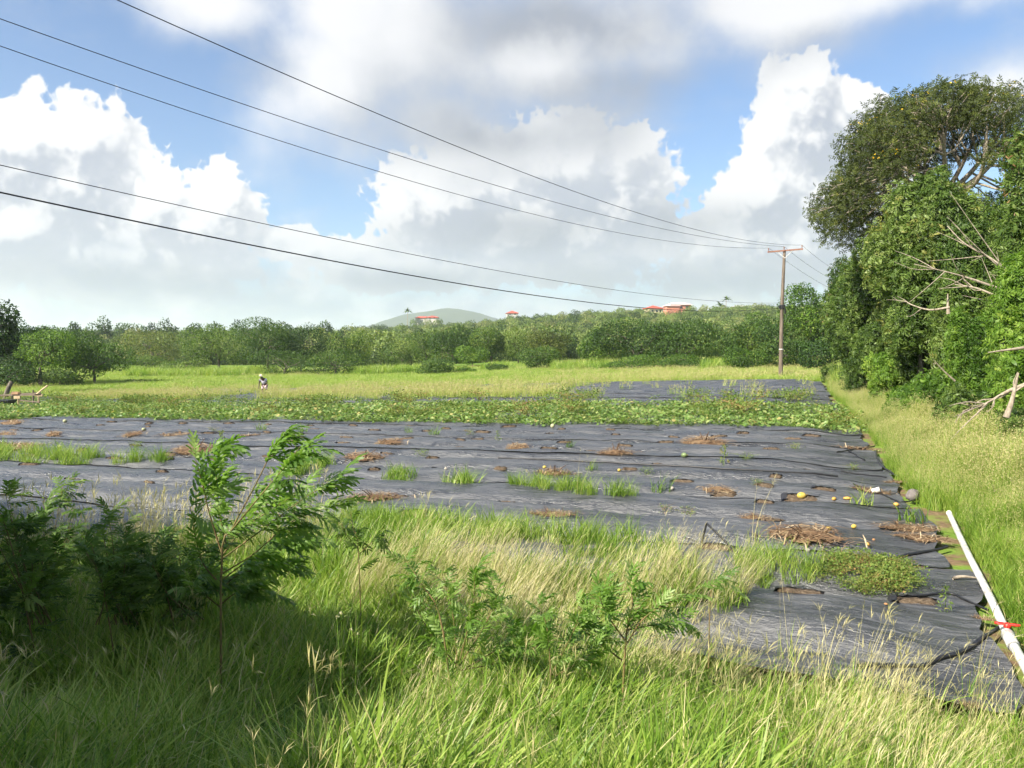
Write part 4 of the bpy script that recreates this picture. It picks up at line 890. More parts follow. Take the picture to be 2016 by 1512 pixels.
b_ = a & half; scatter('bank_grass', 'fresh green grass on the near bank', 'grass', 'lush', P[b_], (0.75+0.6*r.random(b_.sum()))*hs[b_], r=r)
b_ = a & ~half; scatter('bank_tall_grass', 'taller bent green grass on the near bank', 'grass', 'green', P[b_], (0.65+0.4*r.random(b_.sum()))*hs[b_], r=r)
b_ = isdry; scatter('bank_dry_grass', 'blond dry stalks bending to the right on the near bank', 'grass', 'dry', P[b_], (0.5+0.4*r.random(b_.sum()))*hs[b_], r=r, spin=False)
b_ = fing; scatter('bank_finger_grass', 'thin stalks with finger-like seed heads on the near bank', 'grass', 'finger', P[b_], (0.6+0.35*r.random(b_.sum()))*hs[b_], r=r, spin=False)
P = ground_in([(640, 1195), (780, 1150), (1100, 1165), (1420, 1185), (1500, 1230), (1300, 1260), (1000, 1250), (700, 1240)], 40, r, H_film)
scatter('blond_grass', 'band of blond ripe grass along the near edge of the film', 'grass', 'dry', P, 0.5+0.35*r.random(len(P)), r=r, spin=False)
P = ground_in([(640, 1195), (780, 1150), (1100, 1165), (1420, 1185), (1500, 1230), (1300, 1260), (1000, 1250), (700, 1240)], 26, r, H_film)
scatter('blond_band_green', 'green grass mixed into the band of blond ripe grass', 'grass', 'green', P, 0.55+0.4*r.random(len(P)), r=r)
P = ground_in([(1400, 1230), (1650, 1290), (1900, 1380), (2030, 1440), (2030, 1600), (1400, 1600)], 3.0, r, H_film)
scatter('film_stalks', 'sparse finger-grass stalks rising in front of the nearest film', 'grass', 'finger', P, 0.75+0.35*r.random(len(P)), r=r, spin=False)
P = ground_in([(-80, 1130), (200, 1120), (420, 1110), (640, 1090), (640, 1130), (420, 1190), (-80, 1230)], 26, r, H)
scatter('shrub_grass', 'tall grass growing between the feathery shrubs on the left', 'grass', 'finger', P, 0.85+0.5*r.random(len(P)), r=r)
# broad vine leaves trailing in the shade of the near left corner
P = ground_in([(-60, 1380), (120, 1340), (260, 1400), (300, 1560), (-60, 1560)], 7, r); P[:, 2] += 0.22
scatter('trailing_vine', 'broad trailing vine leaves in the shaded near left corner', 'vines', 'vine', P, 0.5+0.3*r.random(len(P)), r=r)

# ------------------------------------------------------------------ saplings and shrubs with twice-feathered leaves
def bipinnate(seed, pairs=6, leaflets=0, droop=0.3):
    """feathered leaf: a curved rib with pairs of toothed side ribbons"""
    r = np.random.default_rng(seed); V = []; F = []
    for i in range(pairs):
        t = 0.14+0.86*i/(pairs-1); o = np.array([0, t, -droop*0.35*t*t]); pl = 0.52*(0.60+0.85*t*(1.2-t))*(0.85+0.3*r.random())
        for sd in (-1, 1):
            a = 0.95-0.45*t+0.12*r.normal(); d0 = np.array([sd*math.sin(a), math.cos(a), 0.10+0.1*r.normal()]); d0 /= np.linalg.norm(d0); tw = r.normal()*0.35
            nseg = 7; q = np.linspace(0, 1, nseg); base = len(V)
            for j in range(nseg):
                p = o+d0*pl*q[j]+np.array([0, 0, -droop*1.1*pl*q[j]**2]); tang = d0+np.array([0, 0, -droop*2.2*q[j]]); tang /= np.linalg.norm(tang)
                nn = np.cross(tang, [0, 0, 1.0]); nn /= np.linalg.norm(nn); nn = nn*math.cos(tw)+np.cross(tang, nn)*math.sin(tw)
                w = 0.062*(math.sin(math.pi*(0.12+0.80*q[j]))**0.6)*(1.0 if j % 2 else 0.62)
                V.extend([p-nn*w+tang*0.03*(j % 2), p, p+nn*w+tang*0.03*(j % 2)])
            for j in range(nseg-1):
                k_ = base+3*j; F.extend([[k_, k_+1, k_+4, k_+3], [k_+1, k_+2, k_+5, k_+4]])
    V = np.array(V); F = np.array(F)
    tv, tf = tube(np.array([[0, 0, 0], [0, 0.5, -droop*0.09], [0, 1, -droop*0.35]]), [0.012, 0.008, 0.004], 3, False)
    F = np.concatenate([F, tf+len(V)]); return np.concatenate([V, tv]), F
BIP = [bipinnate(i, 5+i % 3, 0, 0.2+0.12*i) for i in range(6)]
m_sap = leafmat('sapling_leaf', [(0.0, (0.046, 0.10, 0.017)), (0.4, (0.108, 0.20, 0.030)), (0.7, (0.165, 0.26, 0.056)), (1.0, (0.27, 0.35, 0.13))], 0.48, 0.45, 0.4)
m_sap_d = leafmat('shade_dark_leaf', [(0.0, (0.026, 0.060, 0.012)), (0.4, (0.066, 0.125, 0.023)), (0.7, (0.115, 0.19, 0.036)), (1.0, (0.19, 0.25, 0.06))], 0.45, 0.5, 0.3)  # dark green leaf, darkened further to deepen the shade on the left shrubs
def fern_shrub(name, label, stems, d, nleaf, size, seed, mats, wind=(0.7, 0.1, 0.15), lo=0.30, cat='sapling', srad=0.013, dj=0.0, tone=0.5, jit=0.7):
    """stems are lines of picture points standing at distance d; leaves sit along their upper part"""
    r = np.random.default_rng(seed); b = None; t = None; sm = MB(); lm = MB()
    for si, pts in enumerate(stems):
        dd = d+dj*(si-(len(stems)-1)/2); W = np.array([at(px, py, dd+0.06*q*(-1)**si) for q, (px, py) in enumerate(pts)])
        if b is None:
            b = W[0].copy(); b[2] = float(H(b[0], b[1])); t = thing(name, b, label, cat); W[0] = b-np.array([0, 0, 0.03])
        C = curve(W-b, 14); sm.add(*tube(C, np.linspace(srad*(1 if si == 0 else 0.65), srad*0.22, 14), 6))
        n = max(4, int(nleaf*(1 if si == 0 else 0.8)))
        ts = lo+(1-lo)*np.sort(r.random(n)); ts[-2:] = 1.0
        P = np.stack([np.interp(ts*13, np.arange(14), C[:, q]) for q in range(3)], -1); tg = C[np.minimum((ts*13).astype(int)+1, 13)]-C[np.minimum((ts*13).astype(int), 12)]
        tg = tg/(np.linalg.norm(tg, axis=1)[:, None]+1e-9)
        D = tg*0.5+np.array(wind)+sphere_dirs(r, n)*jit; M = basis(D, up=(0, 0, 1))
        roll = r.normal(size=n)*0.5; c_, s_ = np.cos(roll)[:, None], np.sin(roll)[:, None]
        M = np.stack([M[:, :, 0]*c_+M[:, :, 2]*s_, M[:, :, 1], -M[:, :, 0]*s_+M[:, :, 2]*c_], -1)
        pk = r.integers(0, len(BIP), n)
        for q in range(len(BIP)):
            k_ = pk == q
            if k_.any(): stamp(lm, BIP[q][0], BIP[q][1], M[k_], P[k_], size*(0.65+0.6*r.random(k_.sum())), np.clip(tone+0.2*r.normal(size=k_.sum()), 0, 1))
    sm.obj('stem', m_stem, t, True); lm.obj('foliage', mats, t); return t
fern_shrub('leaning_sapling', 'wind-bent feathery sapling in front of the film on the left', [
    [(432, 1225), (436, 1100), (455, 1045), (500, 960), (535, 890), (552, 862)], [(455, 1045), (505, 985), (560, 920), (590, 880)], [(437, 1100), (520, 1040), (600, 980), (660, 945)],
    [(437, 1090), (412, 1010), (398, 950), (385, 905)], [(445, 1070), (430, 1000), (425, 930), (415, 885)], [(436, 1130), (500, 1090), (570, 1030), (640, 1000)], [(440, 1140), (480, 1110), (540, 1075), (600, 1060)],
    [(434, 1150), (400, 1110), (385, 1060), (375, 1000)], [(436, 1160), (470, 1130), (520, 1120), (560, 1110)], [(434, 1170), (410, 1140), (390, 1120)], [(434, 1190), (470, 1165), (520, 1160)], [(433, 1195), (400, 1170), (370, 1160)], [(433, 1180), (450, 1150), (470, 1120)], [(440, 1090), (480, 1040), (540, 1000), (600, 960)], [(460, 1040), (500, 1000), (560, 985)]], 6.3, 23, 0.195, 21, m_sap, dj=0.10, lo=0.24, srad=0.0095)
fern_shrub('small_sapling', 'small feathery sapling in blond grass near the middle', [[(1222, 1335), (1232, 1260), (1245, 1190), (1238, 1140)], [(1232, 1270), (1270, 1215), (1330, 1180), (1385, 1155)], [(1235, 1240), (1290, 1230), (1340, 1225)], [(1230, 1260), (1195, 1210), (1180, 1175)], [(1225, 1300), (1160, 1250), (1130, 1215)]], 5.6, 18, 0.15, 22, m_sap, lo=0.35, srad=0.010, dj=0.06)
fern_shrub('fern_bush', 'fine-leaved bushy weed left of the small sapling', [[(900, 1330), (870, 1230), (830, 1150), (800, 1105)], [(905, 1300), (930, 1200), (935, 1130)], [(905, 1310), (960, 1220), (985, 1150)], [(900, 1310), (850, 1250), (815, 1190)], [(910, 1320), (990, 1270), (1040, 1220)], [(905, 1320), (1000, 1300), (1080, 1260)], [(900, 1300), (890, 1200), (870, 1130)]], 5.7, 30, 0.115, 23, m_sap, (0.25, 0, 0.1), 0.12, 'shrub', 0.008, 0.10)
fern_shrub('fern_bush', 'fine-leaved weed between the bushy weed and the small sapling', [[(1090, 1340), (1080, 1260), (1060, 1190)], [(1090, 1320), (1130, 1240), (1150, 1180)], [(1095, 1330), (1160, 1290), (1195, 1250)], [(1090, 1330), (1040, 1290), (1010, 1250)]], 5.5, 28, 0.11, 24, m_sap, (0.25, 0, 0.1), 0.10, 'shrub', 0.007, 0.10)
fern_shrub('dark_weed', 'slender dark feathery weed right of the leaning sapling', [[(712, 1130), (705, 1080), (695, 1040), (690, 1005)], [(708, 1090), (740, 1060), (760, 1050)], [(706, 1080), (680, 1050), (672, 1030)]], 7.4, 12, 0.13, 25, m_sap_d, (0.2, 0, 0.1), 0.25, 'shrub', 0.006, 0.05)
fern_shrub('fallen_frond', 'bright feathery weed tip standing out against the film', [[(1395, 1200), (1400, 1165), (1420, 1140)]], 6.4, 4, 0.16, 29, m_sap, (0.6, 0, 0), 0.6, 'shrub', 0.006)
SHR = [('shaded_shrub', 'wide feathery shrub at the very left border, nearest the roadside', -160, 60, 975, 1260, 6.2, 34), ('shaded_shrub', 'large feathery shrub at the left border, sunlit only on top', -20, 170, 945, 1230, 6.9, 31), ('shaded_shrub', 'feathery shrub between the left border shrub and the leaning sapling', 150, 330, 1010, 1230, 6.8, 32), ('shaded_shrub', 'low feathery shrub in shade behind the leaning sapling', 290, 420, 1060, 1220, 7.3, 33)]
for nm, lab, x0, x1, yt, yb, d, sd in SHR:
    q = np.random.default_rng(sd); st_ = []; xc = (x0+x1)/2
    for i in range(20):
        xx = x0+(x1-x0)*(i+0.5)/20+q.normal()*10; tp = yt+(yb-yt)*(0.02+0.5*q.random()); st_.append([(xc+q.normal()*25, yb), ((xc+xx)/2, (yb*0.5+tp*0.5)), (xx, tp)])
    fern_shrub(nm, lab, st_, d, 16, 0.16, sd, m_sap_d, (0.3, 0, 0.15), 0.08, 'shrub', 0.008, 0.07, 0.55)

# ------------------------------------------------------------------ utility pole and wires
PD = 62.0
b = pt(1537, PD); zt = CAMZ-(493-HY)/FPX*PD; hp = zt-b[2]
m_pole, k = mat('pole_wood'); tc_ = k.n('ShaderNodeTexCoord'); v_ = k.vm('MULTIPLY', tc_.outputs['Object'], (9, 9, 0.5))
n1 = k.noise(v_, 2.0, 6.0, 0.65); c = k.ramp(n1, [(0.3, (0.05, 0.04, 0.032)), (0.55, (0.17, 0.135, 0.105)), (0.75, (0.29, 0.24, 0.19))]); finish(m_pole, k, pbsdf(k, c, 0.85, 0.2, bump(k, n1, 0.6, 0.02)))
m_rust = plain('rusty_steel', (0.16, 0.07, 0.045), (0.30, 0.16, 0.11), 12, 0.7, 0.3, 0.3, 0.004)
m_black = plain('black_rubber', (0.008, 0.008, 0.009), (0.022, 0.022, 0.024), 20, 0.45, 0.5, 0.2, 0.002)
m_porc = plain('insulator_glaze', (0.18, 0.09, 0.06), (0.30, 0.16, 0.11), 10, 0.3, 0.5, 0.0)
m_wire = plain('wire', (0.02, 0.02, 0.022), (0.04, 0.04, 0.042), 3, 0.6, 0.3, 0.0)
m_galv = plain('galvanised', (0.55, 0.53, 0.50), (0.70, 0.68, 0.65), 10, 0.5, 0.5, 0.1, 0.002)
pole = thing('utility_pole', b, 'tall weathered wooden utility pole with a crossarm in the meadow', 'utility pole')
mb = MB(); lean = np.array([0.12*hp/10, 0, 0]); mb.add(*tube(curve([[0, 0, -0.5], [0.03, 0, hp*0.5], [lean[0]+0.05, 0, hp]], 14), np.linspace(0.165, 0.105, 14), 14)); mb.obj('shaft', m_pole, pole, True)
tp = np.array([lean[0]+0.05, 0, hp-0.10]); adir = np.array([0.93, -0.37, 0.045]); adir /= np.linalg.norm(adir); amat = basis(adir[None])[0]; arot = np.stack([amat[:, 1], -amat[:, 0], amat[:, 2]], -1)
mb = MB(); mb.add(*box(tp+np.array([0, -0.15, 0.02]), (2.55, 0.10, 0.11), arot)); mb.obj('crossarm', m_rust, pole)
INS = []
for s in (-1.2, -0.08, 1.2):
    q = tp+np.array([0, -0.15, 0.0])+adir*s; mb = MB(); mb.add(*tube([q, q+[0, 0, 0.16], q+[0, 0, 0.17], q+[0, 0, 0.21], q+[0, 0, 0.22], q+[0, 0, 0.30], q+[0, 0, 0.33]], [0.018, 0.018, 0.055, 0.05, 0.04, 0.045, 0.02], 8)); mb.obj('insulator', m_porc, pole, True); INS.append(b+q+np.array([0, 0, 0.32]))
for s in (-0.55, 0.55):
    mb = MB(); mb.add(*tube([tp+np.array([0, -0.12, -0.55]), tp+np.array([0, -0.13, -0.02])+adir*s], 0.022, 5)); mb.obj('brace', m_galv, pole)
zc = CAMZ-(604-HY)/FPX*PD-b[2]; cx_ = lean[0]*zc/hp
mb = MB(); mb.add(*tube([[cx_, 0, zc-0.20], [cx_, 0, zc-0.17], [cx_, 0, zc+0.12], [cx_, 0, zc+0.15]], [0.15, 0.20, 0.20, 0.15], 12)); mb.add(*box([cx_-0.22, -0.05, zc-0.05], (0.14, 0.16, 0.2))); mb.add(*box([cx_+0.2, -0.05, zc-0.35], (0.10, 0.12, 0.4))); mb.obj('cable_clamp', m_black, pole)
mb = MB(); mb.add(*tube([[0.02, 0, 2.2], [0.02, 0, 2.26]], 0.17, 10)); mb.obj('steel_band', m_galv, pole)
def wire(label, p0, th, sag, rise, rad, seed=0, L=75.0, right=None):
    t = np.linspace(0, 1, 60); P = np.stack([p0[0]-math.cos(th)*L*t, p0[1]-math.sin(th)*L*t, p0[2]+rise*t-4*sag*t*(1-t)], -1)
    mb = MB(); mb.add(*tube(P, rad, 6))
    o = mb.obj('overhead_wire', m_wire, None, True); return tag(o, label, 'wire', 'wires strung from the utility pole')
wire('topmost overhead wire, running to the right end of the crossarm', INS[2], 1.0093, 2.19, 0.38, 0.010)
wire('second overhead wire, running to the middle of the crossarm', INS[1], 0.9424, 1.92, 1.32, 0.010)
wire('third overhead wire, running to the left end of the crossarm', INS[0], 0.9334, 2.58, 2.15, 0.010)
wire('thin telephone wire, upper one of the lower pair', b+np.array([cx_, -0.2, CAMZ-(597-HY)/FPX*PD-b[2]]), 0.980, 1.45, 1.60, 0.009)
p0 = b+np.array([cx_-0.05, -0.2, CAMZ-(606-HY)/FPX*PD-b[2]]); o = wire('thick black cable, lowest of the wires', p0, 0.9877, 1.92, 1.74, 0.017)
for i, (q, px, py) in enumerate([(INS[2], 1690, 548), (INS[1], 1690, 570), (INS[0], 1690, 590)]):
    e = at(px, py, 88.0); t = np.linspace(0, 1, 16)[:, None]; P = q*(1-t)+e*t; P[:, 2] -= 0.8*4*(t*(1-t))[:, 0]*0.6
    mb = MB(); mb.add(*tube(P, 0.010, 5)); tag(mb.obj('overhead_wire', m_wire, None, True), ['upper wire running from the pole down behind the thicket', 'middle wire running from the pole down behind the thicket', 'lower wire running from the pole down behind the thicket'][i], 'wire', 'wires strung from the utility pole')

# ------------------------------------------------------------------ houses on the hill
m_roof = plain('red_roof', (0.42, 0.07, 0.045), (0.55, 0.12, 0.08), 0.8, 0.7, 0.3, 0.2, 0.05); m_cream = plain('cream_wall', (0.62, 0.50, 0.33), (0.72, 0.60, 0.42), 0.5, 0.9, 0.2, 0.0)
m_pink = plain('pink_wall', (0.50, 0.19, 0.13), (0.60, 0.25, 0.17), 0.5, 0.9, 0.2, 0.0); m_white = plain('white_wall', (0.46, 0.44, 0.40), (0.58, 0.56, 0.52), 0.5, 0.9, 0.2, 0.0); m_palerf = plain('pale_roof', (0.62, 0.40, 0.38), (0.75, 0.55, 0.52), 0.5, 0.7, 0.3, 0.0)
m_glass = plain('dark_window', (0.03, 0.035, 0.04), (0.05, 0.055, 0.06), 1, 0.2, 0.6, 0.0); m_greyrf = plain('grey_roof', (0.28, 0.27, 0.25), (0.42, 0.40, 0.37), 0.6, 0.7, 0.3, 0.0)
def hip(w, d, h, z, ridge, ov=0.6, c=(0, 0)):
    x, y = w/2+ov, d/2+ov; V = np.array([[-x, -y, z], [x, -y, z], [x, y, z], [-x, y, z], [-ridge/2, 0, z+h], [ridge/2, 0, z+h], [-x, -y, z-0.25], [x, -y, z-0.25], [x, y, z-0.25], [-x, y, z-0.25]], float); V[:, 0] += c[0]; V[:, 1] += c[1]
    return [(V, np.array([[0, 1, 5, 4], [2, 3, 4, 5], [6, 7, 1, 0], [7, 8, 2, 1], [8, 9, 3, 2], [9, 6, 0, 3], [6, 9, 8, 7]])), (V, np.array([[1, 2, 5], [3, 0, 4]]))]
def house(label, px, ytop, d, w, dp, wallh, roofh, ridge, mw, mr_, wins, rz=0.0, low=None, ov=0.7, wing=None):
    x = (px-CX)/FPX*d; z = CAMZ-(ytop-HY)/FPX*d-wallh-roofh; t = thing('hillside_house', (x, d, z), label, 'house', 'houses on the hilltop', rz)
    g = float(H(x, d)); mb = MB(); mb.add(*box([0, 0, (wallh+min(g-z, 0)-1.5)/2], (w, dp, wallh-min(g-z, 0)+1.5))); wl = mb.obj('wall', mw, t)
    mb = MB(); [mb.add(*q) for q in hip(w, dp, roofh, wallh+0.02, ridge, ov)]; mb.obj('roof', mr_, t)
    if wing:
        ww, wd, wx, wy, wh, rh, rr = wing; mb = MB(); mb.add(*box([wx, wy, wh/2-1.5], (ww, wd, wh+3))); mb.obj('wall', mw, t); mb = MB(); [mb.add(*q) for q in hip(ww, wd, rh, wh+0.02, rr, ov, (wx, wy))]; mb.obj('roof', mr_, t)
    for (wx, wz, ww, wh) in wins:
        mb = MB(); mb.add(*box([wx, -dp/2-0.03, wz], (ww, 0.08, wh))); mb.obj('window', m_glass, t)
house('cream house with a pointed red roof on the hilltop', 1285, 602, 480, 8.6, 8, 4.2, 1.7, 0.6, m_cream, m_roof, [(-2.4, 2.6, 1.2, 1.2), (0.4, 2.6, 1.2, 1.2), (2.6, 2.6, 1.0, 1.2)], 0.3)
house('pink house with a long pale red roof on the hilltop', 1335, 596.5, 500, 12.5, 9, 3.4, 1.3, 9.0, m_pink, m_palerf, [(-3.6, 1.8, 1.4, 1.3), (0.2, 1.8, 1.4, 1.3), (3.6, 1.8, 1.4, 1.3)], 0.12, wing=(8, 7, -5.0, -1.5, 2.6, 1.4, 3.0))
house('small white house with a pyramid red roof right of the far hill', 1008, 612, 640, 8.5, 8, 2.0, 2.0, 0.6, m_white, m_roof, [(-2, 1.2, 1.3, 0.9), (2, 1.2, 1.3, 0.9)], 0.1)
house('long low red-roofed house in front of the far hill', 832, 623, 600, 9.0, 8, 0.9, 1.2, 5.0, m_white, m_roof, [(-2, 0.6, 1.2, 0.7)], 0.0)
house('red-roofed white house beside the long low one in front of the far hill', 852, 622, 596, 8.0, 7, 1.2, 1.2, 2.0, m_white, m_roof, [(-1.5, 0.9, 1.2, 0.9), (1.5, 0.9, 1.2, 0.9)], 0.0)
house('small grey-roofed house among the palms on the hilltop', 1455, 601, 520, 7.5, 7, 2.4, 1.0, 3.0, m_white, m_greyrf, [(-1.8, 1.3, 1.2, 1.0), (1.6, 1.3, 1.2, 1.0)], 0.2)

# ------------------------------------------------------------------ person working at the edge of the field
m_skin = plain('skin', (0.045, 0.025, 0.016), (0.065, 0.036, 0.023), 20, 0.5, 0.3, 0.0); m_shirt = plain('faded_shirt', (0.62, 0.57, 0.64), (0.80, 0.76, 0.82), 14, 0.9, 0.1, 0.3, 0.01)
m_short = plain('pale_shorts', (0.62, 0.42, 0.42), (0.74, 0.58, 0.55), 10, 0.9, 0.1, 0.3, 0.01); m_cap = plain('cream_hat', (0.66, 0.58, 0.38), (0.78, 0.72, 0.52), 12, 0.9, 0.1, 0.2, 0.006); m_stick = plain('stick_wood', (0.30, 0.22, 0.14), (0.46, 0.36, 0.24), 12, 0.8, 0.2, 0.3, 0.004)
b = ground_hit(521, 781); t = thing('person', b, 'person in a cream hat, faded shirt and pale shorts stooping with a stick', 'person')
J = {'pel': (0, 0.05, 0.86, .125), 'sp': (-0.02, -0.04, 1.05, .135), 'ch': (-0.05, -0.16, 1.24, .145), 'nk': (-0.09, -0.27, 1.38, .055), 'hd': (-0.12, -0.36, 1.47, .088), 'tp': (-0.13, -0.39, 1.56, .075),
     'sl': (-0.24, -0.18, 1.29, .062), 'el': (-0.31, -0.24, 1.00, .043), 'wl': (-0.30, -0.34, 0.76, .032), 'hl': (-0.29, -0.37, 0.67, .036), 'fl': (-0.28, -0.40, 0.58, .014),
     'sr': (0.15, -0.15, 1.29, .062), 'er': (0.25, -0.16, 1.02, .043), 'wr': (0.20, -0.36, 0.88, .032), 'hr': (0.17, -0.44, 0.86, .036), 'fr': (0.13, -0.48, 0.87, .014),
     'tl': (-0.11, 0.03, 0.80, .095), 'kl': (-0.14, -0.05, 0.45, .060), 'al': (-0.14, 0.03, 0.08, .042), 'ol': (-0.15, -0.12, 0.03, .036), 'tr': (0.11, 0.05, 0.80, .095), 'kr': (0.13, 0.0, 0.45, .060), 'ar': (0.14, 0.12, 0.08, .042), 'or': (0.15, -0.03, 0.03, .036)}
BONES = [('pel', 'sp'), ('sp', 'ch'), ('ch', 'nk'), ('nk', 'hd'), ('hd', 'tp'), ('ch', 'sl'), ('sl', 'el'), ('el', 'wl'), ('wl', 'hl'), ('hl', 'fl'), ('ch', 'sr'), ('sr', 'er'), ('er', 'wr'), ('wr', 'hr'), ('hr', 'fr'), ('pel', 'tl'), ('tl', 'kl'), ('kl', 'al'), ('al', 'ol'), ('pel', 'tr'), ('tr', 'kr'), ('kr', 'ar'), ('ar', 'or')]
def skinned(name, bones, m, parent, grow=0.0, cut=None, root='pel'):
    ks = []; [ks.append(q) for e in bones for q in e if q not in ks]; ks.sort(key=lambda q: q != root)
    pos_ = {q: np.array(J[q][:3]) for q in ks}; rad = {q: J[q][3]+grow for q in ks}
    if cut:
        for q, (a, f) in cut.items(): pos_[q] = pos_[a]*(1-f)+pos_[q]*f; rad[q] = rad[a]*(1-f)+rad[q]*f+0.012
    me = bpy.data.meshes.new(name); me.from_pydata([tuple(pos_[q]) for q in ks], [(ks.index(a), ks.index(c_)) for a, c_ in bones], []); me.materials.append(m)
    o = link(name, me, parent); sk = o.modifiers.new('skin', 'SKIN'); o.modifiers.new('sub', 'SUBSURF').levels = 1; o.modifiers['sub'].render_levels = 1; sk.use_smooth_shade = True
    for i, q in enumerate(ks):
        s = me.skin_vertices[0].data[i]; s.radius = (rad[q], rad[q]); s.use_root = i == 0
    return o
skinned('body', BONES, m_skin, t)
skinned('shirt', [('pel', 'sp'), ('sp', 'ch'), ('ch', 'sl'), ('sl', 'el'), ('ch', 'sr'), ('sr', 'er')], m_shirt, t, 0.022, {'el': ('sl', 0.55), 'er': ('sr', 0.55)})
skinned('shorts', [('pel', 'tl'), ('tl', 'kl'), ('pel', 'tr'), ('tr', 'kr')], m_short, t, 0.024, {'kl': ('tl', 0.72), 'kr': ('tr', 0.72)})
mb = MB(); hc = np.array([-0.125, -0.385, 1.545]); mb.add(*ball(hc+[0, 0.01, 0.02], (0.105, 0.115, 0.10), 12, 7)); mb.add(*tube([hc+[0, -0.03, -0.015], hc+[0, -0.03, 0.0]], [0.17, 0.13], 14)); mb.obj('hat', m_cap, t, True)
st = MB(); st.add(*tube(curve([b+[0.12, -0.50, 0.95], b+[0.14, -0.56, 0.45], b+[0.13, -0.60, -0.03]], 6), 0.022, 6)); tag(st.obj('digging_stick', m_stick, None, True), 'pale wooden stick held by the stooping person', 'stick')

# ------------------------------------------------------------------ rough wooden stand at the left border
m_plank = plain('raw_plank', (0.40, 0.29, 0.17), (0.62, 0.48, 0.31), 9, 0.8, 0.2, 0.4, 0.006, stretch=(0.4, 3, 3)); m_oldwood = plain('old_wood', (0.12, 0.095, 0.07), (0.26, 0.21, 0.16), 9, 0.85, 0.15, 0.4, 0.006, stretch=(0.4, 3, 3))
SD = 47.0
def sp(px, py, dd=0.0): return at(px, py, SD+dd)
gz = float(H(sp(40, 790)[0], SD)); b = sp(45, 790); b[2] = gz
t = thing('wooden_stand', b, 'rough wooden stand of planks and posts at the left border', 'stand')
for (px, py, dd, m) in [(36, 775, 0, m_plank), (76, 776, 0, m_plank), (23, 772, 0.9, m_oldwood), (65, 768, 0.9, m_oldwood)]:
    q = sp(px, py, dd); q0 = q.copy(); q0[2] = float(H(q[0], q[1]))-0.05; q[2] = max(q[2], q0[2]+0.65); mb = MB(); mb.add(*tube([q0-b, q-b], 0.055, 4)); mb.obj('post', m, t)
for i, (a, c_, wdt, m) in enumerate([((-8, 779, 0), (30, 777, 0), 0.10, m_oldwood), ((26, 778, 0), (82, 777, 0), 0.09, m_oldwood), ((22, 776, .9), (80, 774, .9), 0.09, m_oldwood), ((28, 782, 0), (40, 782, 0), 0.16, m_plank), ((70, 778, 0), (84, 778, 0), 0.12, m_plank), ((40, 788, 0), (78, 792, 0), 0.07, m_oldwood)]):
    P0, P1 = sp(*a)-b, sp(*c_)-b; mb = MB(); d_ = P1-P0; L_ = np.linalg.norm(d_); Mx = basis(d_[None])[0]; mb.add(*box((P0+P1)/2, (0.10, L_, wdt), Mx)); mb.obj('plank', m, t)
q0, q1 = sp(70, 778, 0.3)-b, sp(94, 759, 0.5)-b; mb = MB(); mb.add(*tube([q0, (q0+q1)/2+[0, 0, 0.02], q1], 0.05, 5)); mb.obj('leaning_pole', m_plank, t)
q = sp(8, 789, 0.3); mb = MB(); zb = float(H(q[0], q[1])); mb.add(*box([q[0], q[1], zb+0.25], (0.85, 0.7, 0.5), None, 1.12)); mb.add(*box([q[0], q[1], zb+0.52], (1.05, 0.9, 0.06))); tag(mb.obj('plastic_tub', m_black), 'black plastic tub under the end of the wooden stand', 'tub')
m_box = plain('orange_crate', (0.36, 0.20, 0.12), (0.48, 0.30, 0.18), 10, 0.6, 0.3, 0.2, 0.004)
q = sp(32, 776.5, 0.05); mb = MB()
mb.add(*box([q[0], q[1], q[2]+0.02], (0.40, 0.3, 0.02)))
for dx, dy, sx, sy in ((-.19, 0, .02, .3), (.19, 0, .02, .3), (0, -.14, .38, .02), (0, .14, .38, .02)):
    for zz in (0.06, 0.13): mb.add(*box([q[0]+dx, q[1]+dy, q[2]+zz], (sx, sy, 0.05)))
tag(mb.obj('orange_crate', m_box), 'small orange crate on the wooden stand', 'crate')
m_bag = plain('white_plastic', (0.74, 0.74, 0.74), (0.84, 0.84, 0.83), 6, 0.4, 0.5, 0.4, 0.02)
q = ground_hit(148, 789); mb = MB(); mb.add(*ball(q+[0, 0, 0.22], (0.24, 0.16, 0.13), 12, 7, 0.35, 4)); tag(mb.obj('plastic_sack', m_bag, None, True), 'crumpled white plastic sack among the vines on the left', 'sack')
q = at(12, 768, 52); z_ = float(H(q[0], q[1])); mb = MB(); mb.add(*tube(curve([[q[0]-.1, q[1], z_-.1], [q[0], q[1], z_+.7], [q[0]+.35, q[1], z_+1.5]], 6), [.2, .18, .16, .15, .14, .12], 8)); tag(mb.obj('tree_stump', m_bark, None, True), 'leaning bare tree stump behind the wooden stand', 'stump')

# ------------------------------------------------------------------ white pipe with its red valve
m_pvc = plain('white_pvc', (0.46, 0.44, 0.39), (0.82, 0.82, 0.80), 7, 0.35, 0.5, 0.05, 0.001); m_red = plain('red_plastic', (0.65, 0.02, 0.015), (0.80, 0.04, 0.03), 9, 0.4, 0.5, 0.0)
pp = [on_film(px, py) for px, py in [(1868, 1020), (1905, 1100), (1945, 1180), (1984, 1262), (2030, 1365), (2090, 1480)]]
b = pp[3].copy(); t = thing('irrigation_pipe', b, 'white plastic irrigation pipe along the right edge of the film', 'pipe')
C = curve([p-b for p in pp], 60); uu, vv = xy2uv(C[:, 0]+b[0], C[:, 1]+b[1]); tt = np.arange(60.0); zz = np.polyval(np.polyfit(tt, C[:, 2], 2), tt); C[:, 2] = zz+np.max(film_h(uu, vv)-b[2]-zz)*0.60+0.038; i0 = int(np.argmin(np.linalg.norm(C, axis=1)))
mb = MB(); mb.add(*tube(C, 0.040, 16)); mb.obj('pipe', m_pvc, t, True)
